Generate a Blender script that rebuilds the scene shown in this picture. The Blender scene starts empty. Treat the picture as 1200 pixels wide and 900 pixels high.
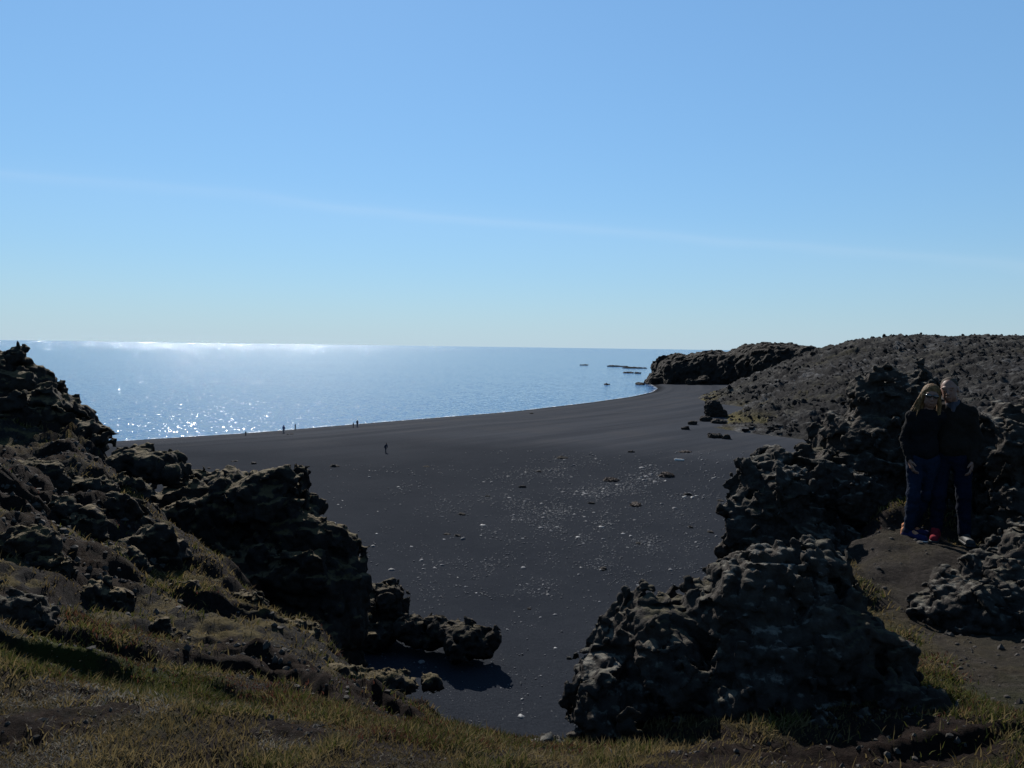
import bpy, math, random
import numpy as np
from mathutils import Matrix, Vector

random.seed(7)
rng = np.random.default_rng(7)
SC = bpy.context.scene
COL = SC.collection

# ------------------------------------------------------------------ camera
CAMZ = 21.0
FPX = 900.0
PITCH = math.radians(2.77)
ROLL = math.radians(0.80)
F_ = np.array([0, math.cos(PITCH), -math.sin(PITCH)])
R0 = np.array([1.0, 0, 0]); U0 = np.array([0, math.sin(PITCH), math.cos(PITCH)])
R_ = math.cos(ROLL) * R0 + math.sin(ROLL) * U0
U_ = -math.sin(ROLL) * R0 + math.cos(ROLL) * U0
CAM = np.array([0, 0, CAMZ])
cd = bpy.data.cameras.new('camera')
cd.sensor_width = 36; cd.lens = 36 * FPX / 1200
cd.clip_start = 0.05; cd.clip_end = 120000
cam = bpy.data.objects.new('camera', cd); COL.objects.link(cam)
m = Matrix.Identity(4)
for i in range(3):
    m[i][0] = R_[i]; m[i][1] = U_[i]; m[i][2] = -F_[i]; m[i][3] = CAM[i]
cam.matrix_world = m
SC.camera = cam


def ray(px, py):
    d = F_ + R_ * (px - 600) / FPX - U_ * (py - 450) / FPX
    return d / d[1]


def P(px, py, depth):
    """survey point: bearing and dip read off the photograph, at a distance"""
    return CAM + ray(px, py) * depth


def G(px, py, z):
    d = ray(px, py)
    return CAM + d * ((z - CAMZ) / d[2])


# ------------------------------------------------------------------ world, sun
SUN_EL, SUN_AZ = math.radians(34), math.radians(-15)
w = bpy.data.worlds.new('World'); SC.world = w; w.use_nodes = True
nt = w.node_tree; nt.nodes.clear()
sky = nt.nodes.new('ShaderNodeTexSky'); sky.sky_type = 'NISHITA'; sky.sun_disc = False
sky.sun_elevation = SUN_EL; sky.sun_rotation = SUN_AZ
sky.altitude = 0; sky.air_density = 1.4; sky.dust_density = 0.05; sky.ozone_density = 7.0
bg = nt.nodes.new('ShaderNodeBackground'); bg.inputs['Strength'].default_value = 0.056
wo = nt.nodes.new('ShaderNodeOutputWorld')
# a faint long streak of cirrus across the sky
tc = nt.nodes.new('ShaderNodeTexCoord')
a_, b_ = ray(0, 205), ray(1200, 312)
SKYTINT = (.478, .696, .912)
n_ = np.cross(a_, b_); n_ /= np.linalg.norm(n_)
if n_[2] < 0: n_ = -n_
dt = nt.nodes.new('ShaderNodeVectorMath'); dt.operation = 'DOT_PRODUCT'; dt.inputs[1].default_value = tuple(n_)
nt.links.new(tc.outputs['Generated'], dt.inputs[0])
nz = nt.nodes.new('ShaderNodeTexNoise'); nz.inputs['Scale'].default_value = 2.2; nz.inputs['Detail'].default_value = 5
mp = nt.nodes.new('ShaderNodeMapping'); mp.inputs['Scale'].default_value = (1, 1, 4)
nt.links.new(tc.outputs['Generated'], mp.inputs[0]); nt.links.new(mp.outputs[0], nz.inputs['Vector'])
wob = nt.nodes.new('ShaderNodeMath'); wob.operation = 'MULTIPLY_ADD'; wob.inputs[1].default_value = 0.035
nt.links.new(nz.outputs['Fac'], wob.inputs[0]); nt.links.new(dt.outputs['Value'], wob.inputs[2])
cr = nt.nodes.new('ShaderNodeValToRGB'); e = cr.color_ramp.elements
e[0].position = 0.44; e[0].color = (0, 0, 0, 1); e[1].position = 0.497; e[1].color = (.04, .04, .04, 1)
for p_, v_ in ((.507, .14), (.514, .025), (.53, 0)):
    x = e.new(p_); x.color = (v_, v_, v_, 1)
mr = nt.nodes.new('ShaderNodeMath'); mr.operation = 'ADD'; mr.inputs[1].default_value = 0.489
nt.links.new(wob.outputs[0], mr.inputs[0]); nt.links.new(mr.outputs[0], cr.inputs[0])
mul = nt.nodes.new('ShaderNodeMath'); mul.operation = 'MULTIPLY'
nt.links.new(cr.outputs[0], mul.inputs[0]); nt.links.new(nz.outputs['Fac'], mul.inputs[1])
mx = nt.nodes.new('ShaderNodeMixRGB'); mx.inputs[2].default_value = (9.0, 9.3, 9.6, 1)
# the camera's colour response: a soft tone curve and white balance over the whole sky
gm = nt.nodes.new('ShaderNodeGamma'); gm.inputs['Gamma'].default_value = 0.55
wb = nt.nodes.new('ShaderNodeMixRGB'); wb.blend_type = 'MULTIPLY'; wb.inputs[0].default_value = 1
wb.inputs[2].default_value = tuple(c * 0.105 ** -0.45 for c in SKYTINT) + (1,)
nt.links.new(sky.outputs[0], gm.inputs[0]); nt.links.new(gm.outputs[0], wb.inputs[1])
nt.links.new(mul.outputs[0], mx.inputs[0]); nt.links.new(wb.outputs[0], mx.inputs[1])
sz = nt.nodes.new('ShaderNodeSeparateXYZ'); nt.links.new(tc.outputs['Generated'], sz.inputs[0])
inv = nt.nodes.new('ShaderNodeMath'); inv.operation = 'SUBTRACT'; inv.inputs[0].default_value = 1; inv.use_clamp = True; nt.links.new(sz.outputs[2], inv.inputs[1])
pw_ = nt.nodes.new('ShaderNodeMath'); pw_.operation = 'POWER'; pw_.inputs[1].default_value = 18; nt.links.new(inv.outputs[0], pw_.inputs[0])
hf_ = nt.nodes.new('ShaderNodeMath'); hf_.operation = 'MULTIPLY'; hf_.inputs[1].default_value = .65; nt.links.new(pw_.outputs[0], hf_.inputs[0])
hz_ = nt.nodes.new('ShaderNodeMixRGB'); hz_.inputs[2].default_value = (4.7, 6.0, 7.2, 1)
nt.links.new(hf_.outputs[0], hz_.inputs[0]); nt.links.new(mx.outputs[0], hz_.inputs[1]); nt.links.new(hz_.outputs[0], bg.inputs['Color'])
nt.links.new(bg.outputs[0], wo.inputs['Surface'])

sl = bpy.data.lights.new('sun', 'SUN'); sl.energy = 5.0; sl.angle = math.radians(0.5); sl.color = (1, .955, .89)
so = bpy.data.objects.new('sun', sl); COL.objects.link(so)
sd = Vector((math.sin(SUN_AZ) * math.cos(SUN_EL), math.cos(SUN_AZ) * math.cos(SUN_EL), math.sin(SUN_EL)))
so.rotation_euler = sd.to_track_quat('Z', 'Y').to_euler(); so.location = (-20, 30, 60)

vs = SC.view_settings
vs.view_transform = 'Standard'; vs.look = 'None'; vs.exposure = 0.93; vs.gamma = 1.0; vs.use_curve_mapping = False
SC.render.engine = 'CYCLES'
SC.cycles.max_bounces = 5; SC.cycles.diffuse_bounces = 2; SC.cycles.glossy_bounces = 2
SC.cycles.sample_clamp_indirect = 4

# ------------------------------------------------------------------ noise (vectorised)
_G = np.array([[1, 1, 0], [-1, 1, 0], [1, -1, 0], [-1, -1, 0], [1, 0, 1], [-1, 0, 1], [1, 0, -1], [-1, 0, -1],
               [0, 1, 1], [0, -1, 1], [0, 1, -1], [0, -1, -1], [1, 1, 0], [-1, 1, 0], [0, -1, 1], [0, -1, -1]], np.float32)


def perlin(p, seed=0):
    p = np.asarray(p, np.float32)
    i0 = np.floor(p).astype(np.int32); f = p - i0
    u = f * f * f * (f * (f * 6 - 15) + 10)
    out = 0
    for dx in (0, 1):
        wx = u[:, 0] if dx else 1 - u[:, 0]
        hx = (i0[:, 0] + dx).astype(np.uint32) * np.uint32(374761393) + np.uint32((seed * 1013904223) & 0xffffffff)
        for dy in (0, 1):
            wy = u[:, 1] if dy else 1 - u[:, 1]
            hy = hx + (i0[:, 1] + dy).astype(np.uint32) * np.uint32(668265263)
            for dz in (0, 1):
                wz = u[:, 2] if dz else 1 - u[:, 2]
                h = hy + (i0[:, 2] + dz).astype(np.uint32) * np.uint32(2246822519)
                h = (h ^ (h >> np.uint32(13))) * np.uint32(1274126177)
                h = (h ^ (h >> np.uint32(16))) & np.uint32(15)
                g = _G[h]
                out = out + wx * wy * wz * (g[:, 0] * (f[:, 0] - dx) + g[:, 1] * (f[:, 1] - dy) + g[:, 2] * (f[:, 2] - dz))
    return out


def fbm(p, scale, octs=3, seed=0, gain=.5, billow=False):
    p = np.asarray(p, np.float32) / scale
    a, s, t = 1.0, 0, 0
    for o in range(octs):
        n = perlin(p * (2.03 ** o) + o * 17.3, seed + o)
        if billow: n = np.abs(n) * 2 - 0.45
        s = s + a * n; t += a; a *= gain
    return s / t


def worley(p, scale, seed=0):
    """rounded clinker: distance to the nearest of jittered centres"""
    p = np.asarray(p, np.float32) / np.float32(scale)
    b = np.floor(p - .5).astype(np.int32); best = np.full(len(p), 9., np.float32)
    for dx in (0, 1):
        for dy in (0, 1):
            for dz in (0, 1):
                c = b + np.array([dx, dy, dz], np.int32); u = c.astype(np.uint32)
                h = u[:, 0] * np.uint32(374761393) + u[:, 1] * np.uint32(668265263) + u[:, 2] * np.uint32(2246822519) + np.uint32((seed * 1013904223) & 0xffffffff)
                h = (h ^ (h >> np.uint32(13))) * np.uint32(1274126177); h = h ^ (h >> np.uint32(16))
                j = np.stack([h & np.uint32(1023), (h >> np.uint32(10)) & np.uint32(1023), (h >> np.uint32(20)) & np.uint32(1023)], -1).astype(np.float32) / 1023
                best = np.minimum(best, ((p - c - .5 - (j - .5) * .8) ** 2).sum(1))
    return .45 - np.sqrt(best)


def shard(p, scale, seed=0):
    """broken blocks: every cell is a tilted facet with a step to its neighbour"""
    p = np.asarray(p, np.float32) / np.float32(scale)
    b = np.floor(p - .5).astype(np.int32); best = np.full(len(p), 9., np.float32); out = np.zeros(len(p), np.float32)
    for dx in (0, 1):
        for dy in (0, 1):
            for dz in (0, 1):
                c = b + np.array([dx, dy, dz], np.int32); u = c.astype(np.uint32)
                h = u[:, 0] * np.uint32(374761393) + u[:, 1] * np.uint32(668265263) + u[:, 2] * np.uint32(2246822519) + np.uint32((seed * 1013904223) & 0xffffffff)
                h = (h ^ (h >> np.uint32(13))) * np.uint32(1274126177); h = h ^ (h >> np.uint32(16))
                j = np.stack([h & np.uint32(1023), (h >> np.uint32(10)) & np.uint32(1023), (h >> np.uint32(20)) & np.uint32(1023)], -1).astype(np.float32) / 1023
                o = p - c - .5 - (j - .5) * .8; d = (o ** 2).sum(1)
                v = (o * (j[:, [1, 2, 0]] - .5)).sum(1) * 1.5 + (j[:, 0] + j[:, 2] - 1) * .45
                mk = d < best; best = np.where(mk, d, best); out = np.where(mk, v, out)
    return out


def smooth(x, a, b):
    t = np.clip((x - a) / (b - a), 0, 1)
    return t * t * (3 - 2 * t)


# ------------------------------------------------------------------ mesh helpers
def mesh_of(name, verts, faces, shade=True):
    verts = np.asarray(verts, np.float32); faces = np.asarray(faces, np.int32)
    me = bpy.data.meshes.new(name)
    n, k = faces.shape
    me.vertices.add(len(verts)); me.vertices.foreach_set('co', verts.ravel())
    me.loops.add(n * k); me.loops.foreach_set('vertex_index', faces.ravel())
    me.polygons.add(n); me.polygons.foreach_set('loop_start', np.arange(0, n * k, k, dtype=np.int32))
    me.polygons.foreach_set('use_smooth', np.full(n, shade))
    me.update(calc_edges=True); me.validate()
    return me


def link(name, me, mat=None, parent=None):
    o = bpy.data.objects.new(name, me); COL.objects.link(o)
    if mat: me.materials.append(mat)
    if parent: o.parent = parent
    return o


def tag(o, label=None, cat=None, group=None, kind=None):
    if label: o['label'] = label
    if cat: o['category'] = cat
    if group: o['group'] = group
    if kind: o['kind'] = kind
    return o


def attr(me, name, vals):
    a = me.attributes.new(name, 'FLOAT', 'POINT'); a.data.foreach_set('value', np.asarray(vals, np.float32))


def fan(origin, thetas, rs):
    """grid of ground points fanned about an origin, finer near it"""
    T, Rr = np.meshgrid(thetas, rs)
    X = origin[0] + np.sin(T) * Rr; Y = origin[1] + np.cos(T) * Rr
    nr, nth = X.shape
    idx = np.arange(nr * nth).reshape(nr, nth)
    f = np.stack([idx[:-1, :-1], idx[:-1, 1:], idx[1:, 1:], idx[1:, :-1]], -1).reshape(-1, 4)[:, ::-1]
    return X.ravel(), Y.ravel(), f


class RBF:
    def __init__(s, pts, lam=0.02):
        p = np.array(pts, float); s.c = p[:, :2]; n = len(p)
        A = np.linalg.norm(s.c[:, None] - s.c[None], axis=-1)
        M = np.zeros((n + 3, n + 3)); M[:n, :n] = A - lam * np.eye(n); M[:n, n] = 1; M[:n, n + 1:] = s.c
        M[n:, :n] = M[:n, n:].T
        s.w = np.linalg.solve(M, np.r_[p[:, 2], 0, 0, 0])

    def __call__(s, x, y):
        out = np.empty(len(x)); n = len(s.c)
        for i in range(0, len(x), 20000):
            q = np.stack([x[i:i + 20000], y[i:i + 20000]], -1)
            d = np.sqrt(((q[:, None] - s.c[None]) ** 2).sum(-1))
            out[i:i + 20000] = d @ s.w[:n] + s.w[n] + q @ s.w[n + 1:]
        return out


# ---- implicit solids meshed by surface nets
class Field:
    def __init__(s, lo, hi, v):
        s.v = v; s.lo = np.array(lo, float)
        s.n = np.ceil((np.array(hi) - s.lo) / v).astype(int) + 1
        s.f = np.full(s.n, 9.0, np.float32)

    def _sub(s, lo, hi):
        a = np.clip(np.floor((np.array(lo) - s.lo) / s.v).astype(int), 0, s.n)
        b = np.clip(np.ceil((np.array(hi) - s.lo) / s.v).astype(int) + 1, 0, s.n)
        sl_ = tuple(slice(i, j) for i, j in zip(a, b))
        ax = [s.lo[i] + s.v * np.arange(a[i], b[i]) for i in range(3)]
        return sl_, ax

    def put(s, sl_, d, k):
        o = s.f[sl_]
        if d.size == 0: return
        if k > 0:
            h = np.maximum(k - np.abs(o - d), 0) / k
            s.f[sl_] = np.minimum(o, d) - h * h * k * .25
        else:
            s.f[sl_] = np.minimum(o, d)

    def cone(s, a, b, r1, r2, k=0.02, sq=1.0):
        a = np.array(a, float); b = np.array(b, float); R = max(r1, r2) + k + 3 * s.v
        sl_, (x, y, z) = s._sub(np.minimum(a, b) - R * max(1, 1), np.maximum(a, b) + R)
        ba = b - a; L2 = max(ba @ ba, 1e-9)
        X, Y, Z = x[:, None, None] - a[0], y[None, :, None] - a[1], z[None, None] - a[2]
        t = np.clip((X * ba[0] + Y * ba[1] + Z * ba[2]) / L2, 0, 1)
        d = np.sqrt((X - t * ba[0]) ** 2 + ((Y - t * ba[1]) / sq) ** 2 + (Z - t * ba[2]) ** 2) - (r1 + (r2 - r1) * t)
        s.put(sl_, d.astype(np.float32), k)

    def ell(s, c, r, k=0.02, rot=None, cut=False, pw=2.0):
        c = np.array(c, float); r = np.array(r, float); R = r.max() + k + 3 * s.v
        sl_, (x, y, z) = s._sub(c - R, c + R)
        X, Y, Z = np.meshgrid(x - c[0], y - c[1], z - c[2], indexing='ij')
        if rot is not None:
            M = np.array(rot).T
            X, Y, Z = (M[0, 0] * X + M[0, 1] * Y + M[0, 2] * Z, M[1, 0] * X + M[1, 1] * Y + M[1, 2] * Z,
                       M[2, 0] * X + M[2, 1] * Y + M[2, 2] * Z)
        if pw != 2.0:
            X, Y, Z = np.abs(X) / r[0], np.abs(Y) / r[1], np.abs(Z) / r[2]
            q = np.maximum(X ** pw + Y ** pw + Z ** pw, 1e-9) ** (1 / pw)
            g = q ** (1 - pw) * np.sqrt((X ** (pw - 1) / r[0]) ** 2 + (Y ** (pw - 1) / r[1]) ** 2 + (Z ** (pw - 1) / r[2]) ** 2)
            s.put(sl_, np.where(q < .05, -r.min(), (q - 1) / np.maximum(g, 1e-6)).astype(np.float32), k); return
        q = np.sqrt((X / r[0]) ** 2 + (Y / r[1]) ** 2 + (Z / r[2]) ** 2)
        g = np.sqrt((X / r[0] ** 2) ** 2 + (Y / r[1] ** 2) ** 2 + (Z / r[2] ** 2) ** 2)
        d = (q * (q - 1) / np.maximum(g, 1e-6)).astype(np.float32)
        d = np.where(q < 1e-3, -r.min(), d).astype(np.float32)
        if cut:
            s.f[sl_] = np.maximum(s.f[sl_], -d)
        else:
            s.put(sl_, d, k)

    def noise(s, fn, band):
        i = np.nonzero(np.abs(s.f) < band)
        p = np.stack(i, -1).astype(np.float32) * np.float32(s.v) + s.lo.astype(np.float32)
        s.f[i] -= fn(p).astype(np.float32)

    def mesh(s):
        f = s.f; nx, ny, nz = f.shape
        f[0] = f[-1] = 9; f[:, 0] = f[:, -1] = 9; f[:, :, 0] = f[:, :, -1] = 9
        ins = f < 0
        c = ins[:-1, :-1, :-1].astype(np.int8)
        c = c + ins[1:, :-1, :-1] + ins[:-1, 1:, :-1] + ins[:-1, :-1, 1:] + ins[1:, 1:, :-1] + ins[1:, :-1, 1:] + ins[:-1, 1:, 1:] + ins[1:, 1:, 1:]
        act = np.nonzero((c > 0) & (c < 8))
        N = len(act[0]); idm = np.full(c.shape, -1, np.int32); idm[act] = np.arange(N)
        offs = [(0, 0, 0), (1, 0, 0), (0, 1, 0), (1, 1, 0), (0, 0, 1), (1, 0, 1), (0, 1, 1), (1, 1, 1)]
        val = [f[act[0] + o[0], act[1] + o[1], act[2] + o[2]] for o in offs]
        pos = np.zeros((N, 3), np.float32); cnt = np.zeros(N, np.float32)
        for a, b in [(0, 1), (2, 3), (4, 5), (6, 7), (0, 2), (1, 3), (4, 6), (5, 7), (0, 4), (1, 5), (2, 6), (3, 7)]:
            va, vb = val[a], val[b]; mk = (va < 0) != (vb < 0)
            t = np.where(mk, va / np.where(mk, va - vb, 1), 0)
            oa, ob = np.array(offs[a], np.float32), np.array(offs[b], np.float32)
            pos += np.where(mk[:, None], oa + (ob - oa) * t[:, None], 0); cnt += mk
        pos = (pos / cnt[:, None] + np.stack(act, -1)) * s.v + s.lo
        qs = []
        for ax in range(3):
            A = [slice(1, -1)] * 3; A[ax] = slice(0, -1); B = list(A); B[ax] = slice(1, None)
            i0 = ins[tuple(A)]; i1 = ins[tuple(B)]
            e_ = np.nonzero(i0 != i1); flip = i0[e_]
            base = [e_[q] + (0 if q == ax else 1) for q in range(3)]
            u, v_ = [(1, 2), (2, 0), (0, 1)][ax]

            def cell(du, dv):
                b = list(base); b[u] = b[u] - du; b[v_] = b[v_] - dv
                return idm[b[0], b[1], b[2]]
            q = np.stack([cell(1, 1), cell(0, 1), cell(0, 0), cell(1, 0)], -1)
            q[~flip] = q[~flip][:, ::-1]
            qs.append(q)
        q = np.concatenate(qs); q = q[(q >= 0).all(1)]
        return pos, q


# ------------------------------------------------------------------ materials
class NT:
    def __init__(s, name):
        s.m = bpy.data.materials.new(name); s.m.use_nodes = True
        s.t = s.m.node_tree; s.t.nodes.clear()
        s.o = s.n('OutputMaterial'); s.b = s.n('BsdfPrincipled'); s.l(s.b.outputs[0], s.o.inputs[0])

    def n(s, k, **kw):
        x = s.t.nodes.new('ShaderNode' + k)
        for a, v in kw.items(): setattr(x, a, v)
        return x

    def l(s, a, b): s.t.links.new(a, b)

    def coord(s): return s.n('NewGeometry').outputs['Position']

    def noise(s, scale, detail=4, rough=.6, vec=None, out='Fac'):
        x = s.n('TexNoise'); x.inputs['Scale'].default_value = scale; x.inputs['Detail'].default_value = detail
        x.inputs['Roughness'].default_value = rough
        s.l(vec if vec is not None else s.coord(), x.inputs['Vector']); return x.outputs[out]

    def ramp(s, fac, stops):
        x = s.n('ValToRGB'); e = x.color_ramp.elements
        for i, (p, c) in enumerate(stops):
            c = tuple(c) + (1,) if not np.isscalar(c) else (c, c, c, 1)
            q = e[i] if i < 2 else e.new(p)
            q.position = p; q.color = c
        s.l(fac, x.inputs[0]); return x.outputs[0]

    def mix(s, fac, a, b, mode='MIX'):
        x = s.n('MixRGB', blend_type=mode)
        for i, v in ((0, fac), (1, a), (2, b)):
            if hasattr(v, 'node'): s.l(v, x.inputs[i])
            else: x.inputs[i].default_value = v if np.isscalar(v) else tuple(v) + (1,)
        return x.outputs[0]

    def math(s, op, a, b=0.0, clamp=False):
        x = s.n('Math', operation=op, use_clamp=clamp)
        for i, v in ((0, a), (1, b)):
            if hasattr(v, 'node'): s.l(v, x.inputs[i])
            else: x.inputs[i].default_value = v
        return x.outputs[0]

    def at(s, name): return s.n('Attribute', attribute_name=name).outputs['Fac']

    def up(s):
        x = s.n('SeparateXYZ'); s.l(s.n('NewGeometry').outputs['Normal'], x.inputs[0]); return x.outputs[2]

    def bump(s, h, dist=.02, strength=.6):
        x = s.n('Bump'); x.inputs['Distance'].default_value = dist; x.inputs['Strength'].default_value = strength
        s.l(h, x.inputs['Height']); s.l(x.outputs[0], s.b.inputs['Normal'])

    def base(s, c, rough=.9, spec=.3):
        if hasattr(c, 'node'): s.l(c, s.b.inputs['Base Color'])
        else: s.b.inputs['Base Color'].default_value = tuple(c) + (1,)
        s.b.inputs['Roughness'].default_value = rough; s.b.inputs['Specular IOR Level'].default_value = spec
        return s.m


def rock_mat(name, fine, moss=.5, tone=1.0, mosscol=(.098, .092, .078), mosscol2=(.036, .031, .018)):
    """basalt lava; fine = size of the smallest clinker in metres; moss grows where the surface faces up"""
    t = NT(name)
    n1 = t.noise(.25 / fine, 6, .65)
    c = t.ramp(n1, [(.3, (.0105 * tone, .009 * tone, .0078 * tone)), (.7, (.033 * tone, .0285 * tone, .0245 * tone))])
    n2 = t.noise(.05 / fine, 5, .6)
    c = t.mix(t.ramp(n2, [(.5, 0.0), (.72, .6)]), c, (.03 * tone, .02 * tone, .014 * tone))
    n3 = t.noise(.22 / fine, 8, .75)
    mk = t.math('MULTIPLY_ADD', t.up(), .6); mk.node.inputs[2].default_value = moss - .93
    mk = t.math('ADD', mk, n3)
    mk = t.ramp(mk, [(.46, 0.0), (.58, .85)])
    mc = t.mix(t.ramp(t.noise(.03 / fine, 4), [(.4, 0.0), (.62, 1.0)]), mosscol, mosscol2)
    c = t.mix(mk, c, mc)
    vo = t.n('TexVoronoi', feature='F1'); vo.inputs['Scale'].default_value = .28 / fine; t.l(t.coord(), vo.inputs['Vector'])
    hgt = t.math('SUBTRACT', t.math('MULTIPLY', t.noise(.6 / fine, 5, .7), .8), t.math('MULTIPLY', vo.outputs['Distance'], 1.3))
    t.bump(hgt, fine * 1.3, 1.0)
    return t.base(c, .92, .06)


M = {}
M['rock_near'] = rock_mat('lava_rock_near', .022, .43)
M['rock_mid'] = rock_mat('lava_rock_mid', .05, .52, .8, (.084, .064, .036), (.056, .043, .02))
M['rock_beach'] = rock_mat('lava_rock_beach', .12, .42, .7, (.042, .034, .019), (.036, .026, .016))
M['rock_far'] = rock_mat('lava_rock_far', .6, .16, .55)
M['boulder'] = rock_mat('dark_boulder', .1, .1, .8)

# sea
t = NT('sea_water')
co = t.coord()


def slope(vec, scale, amt, det):
    n = t.n('TexNoise'); n.inputs['Scale'].default_value = scale; n.inputs['Detail'].default_value = det; n.inputs['Roughness'].default_value = .6
    t.l(vec, n.inputs['Vector'])
    v = t.n('VectorMath', operation='SUBTRACT'); v.inputs[1].default_value = (.5, .5, .5); t.l(n.outputs['Color'], v.inputs[0])
    m_ = t.n('VectorMath', operation='MULTIPLY'); m_.inputs[1].default_value = (amt * 1.95, amt, 0); t.l(v.outputs[0], m_.inputs[0]); return m_.outputs[0]


mpn = t.n('Mapping'); mpn.inputs['Scale'].default_value = (.6, 1.3, 1); mpn.inputs['Rotation'].default_value = (0, 0, .3)
t.l(co, mpn.inputs[0])
# calm and ruffled lanes on the water
lane = t.n('Mapping'); lane.inputs['Scale'].default_value = (.0025, .009, 1); t.l(co, lane.inputs[0])
lanes = t.ramp(t.noise(1.0, 4, .6, lane.outputs[0]), [(.32, .82), (.68, 1.12)])
acc = t.n('VectorMath', operation='ADD'); t.l(slope(mpn.outputs[0], .45, .42, 2), acc.inputs[0]); t.l(slope(mpn.outputs[0], 1.7, 1.15, 2), acc.inputs[1])
# the open sea is rougher than the sheltered bay
sy = t.n('SeparateXYZ'); t.l(co, sy.inputs[0])
opn = t.n('MapRange', interpolation_type='LINEAR'); opn.inputs['From Min'].default_value = 150; opn.inputs['From Max'].default_value = 3500; opn.inputs['To Min'].default_value = .70; opn.inputs['To Max'].default_value = 1.05
t.l(sy.outputs[1], opn.inputs['Value'])
fade = t.n('MapRange'); fade.inputs['From Min'].default_value = 400; fade.inputs['From Max'].default_value = 1800; t.l(sy.outputs[1], fade.inputs['Value'])
lanes = t.math('MULTIPLY', t.mix(fade.outputs[0], lanes, (1, 1, 1)), opn.outputs[0])
sc_ = t.n('VectorMath', operation='SCALE'); t.l(acc.outputs[0], sc_.inputs[0]); t.l(lanes, sc_.inputs['Scale'])
ad = t.n('VectorMath', operation='ADD'); ad.inputs[1].default_value = (0, 0, 1); t.l(sc_.outputs[0], ad.inputs[0])
nm = t.n('VectorMath', operation='NORMALIZE'); t.l(ad.outputs[0], nm.inputs[0]); t.l(nm.outputs[0], t.b.inputs['Normal'])
M['sea'] = t.base((.006, .045, .13), .12, .5)
t.b.inputs['IOR'].default_value = 1.33

t = NT('sea_foam')
al = t.math('MULTIPLY', t.at('edge'), t.ramp(t.noise(.55, 5, .7), [(.47, 0.0), (.7, .8)]))
t.l(al, t.b.inputs['Alpha']); M['foam'] = t.base((.75, .77, .78), .7)

# beach
t = NT('black_sand')
n1 = t.noise(9, 6, .75); n0 = t.noise(.09, 5, .65)
c = t.ramp(n1, [(.3, (.0105, .0118, .0148)), (.6, (.0205, .0228, .0275)), (.72, (.045, .047, .052))])
c = t.mix(t.ramp(n0, [(.35, 0.0), (.7, .45)]), c, (.0092, .0112, .0148))
sh = t.at('shore')
cx = t.n('CombineXYZ'); t.l(t.math('MULTIPLY', sh, .16), cx.inputs[0]); sp_ = t.n('SeparateXYZ'); t.l(t.coord(), sp_.inputs[0]); t.l(t.math('MULTIPLY', sp_.outputs[0], .012), cx.inputs[1])
streak = t.ramp(t.noise(1.0, 5, .65, cx.outputs[0]), [(.38, 0.0), (.58, 1.0)])
c = t.mix(t.math('MULTIPLY', t.at('dry'), t.math('ADD', t.math('MULTIPLY', streak, .5), .42)), c, (.033, .0358, .0418))
c = t.mix(t.math('MULTIPLY', t.math('MULTIPLY', t.at('dry'), streak), t.ramp(n0, [(.45, 0.0), (.6, .5)])), c, (.039, .038, .0395))
c = t.mix(t.ramp(t.math('DIVIDE', sh, 10.0), [(.15, .85), (.5, 0.0)]), c, (.008, .009, .0105))
t.bump(t.math('ADD', t.math('MULTIPLY', t.noise(5, 6, .8), .5), t.math('MULTIPLY', t.noise(.5, 4, .7), .6)), .25, .6)
M['beach'] = t.base(c, .9, .002)

# lava field: knobbly lava with grey moss and yellow grass at its foot
t = NT('mossy_lava')
n1 = t.noise(.9, 6, .7); n2 = t.noise(.035, 5, .62); n3 = t.noise(.22, 6, .68)
c = t.ramp(n1, [(.3, (.0055, .0055, .006)), (.7, (.021, .020, .0195))])
mk = t.math('MULTIPLY_ADD', t.up(), .5); mk.node.inputs[2].default_value = -.49
mk = t.math('ADD', mk, t.math('MULTIPLY', n3, 1.0))
mc = t.mix(t.ramp(n2, [(.42, 0.0), (.62, 1.0)]), (.095, .094, .093), (.036, .032, .018))
c = t.mix(t.ramp(mk, [(.46, 0.0), (.68, .9)]), c, mc)
c = t.mix(t.math('MULTIPLY', t.at('grass'), t.ramp(n3, [(.3, 0.0), (.5, 1.0)])), c, (.055, .046, .018))
t.bump(t.noise(1.6, 6, .75), .5, .9)
M['lava'] = t.base(c, .95, .02)

# hillside soil / turf
t = NT('turf_and_soil')
n1 = t.noise(2.2, 6, .65); n2 = t.noise(.55, 5, .6); n3 = t.noise(22, 5, .75)
soil = t.ramp(n3, [(.3, (.008, .0065, .006)), (.7, (.026, .0195, .0165))])
turf = t.mix(t.ramp(n1, [(.4, 0.0), (.6, 1.0)]), (.084, .064, .029), (.044, .040, .014))
turf = t.mix(t.ramp(n3, [(.35, .6), (.7, 0.0)]), turf, (.013, .011, .007))
mk = t.math('MULTIPLY_ADD', t.up(), 1.1); mk.node.inputs[2].default_value = -.98
mk = t.math('ADD', mk, n2)
c = t.mix(t.ramp(mk, [(.50, 0.0), (.64, 1.0)]), soil, turf)
pathc = t.ramp(n3, [(.28, (.017, .0145, .0125)), (.6, (.036, .031, .027)), (.74, (.09, .083, .073))])
rk = t.ramp(n3, [(.3, (.008, .0078, .0078)), (.7, (.03, .028, .026))])
rk = t.mix(t.ramp(t.math('ADD', t.math('MULTIPLY', t.up(), .5), t.math('SUBTRACT', t.noise(3.2, 8, .78), .5)), [(.44, 0.0), (.54, .9)]), rk, (.085, .066, .030))
c = t.mix(t.at('rocky'), c, rk)
c = t.mix(t.math('MULTIPLY', t.at('soil'), .92), c, t.ramp(t.noise(14, 6, .75), [(.35, (.0065, .005, .0045)), (.7, (.026, .017, .0135))]))  # dark bare earth, and the shade painted below the big rock
c = t.mix(t.math('MULTIPLY', t.at('moss'), .8), c, (.03, .038, .008))
c = t.mix(t.at('path'), c, pathc)
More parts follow.
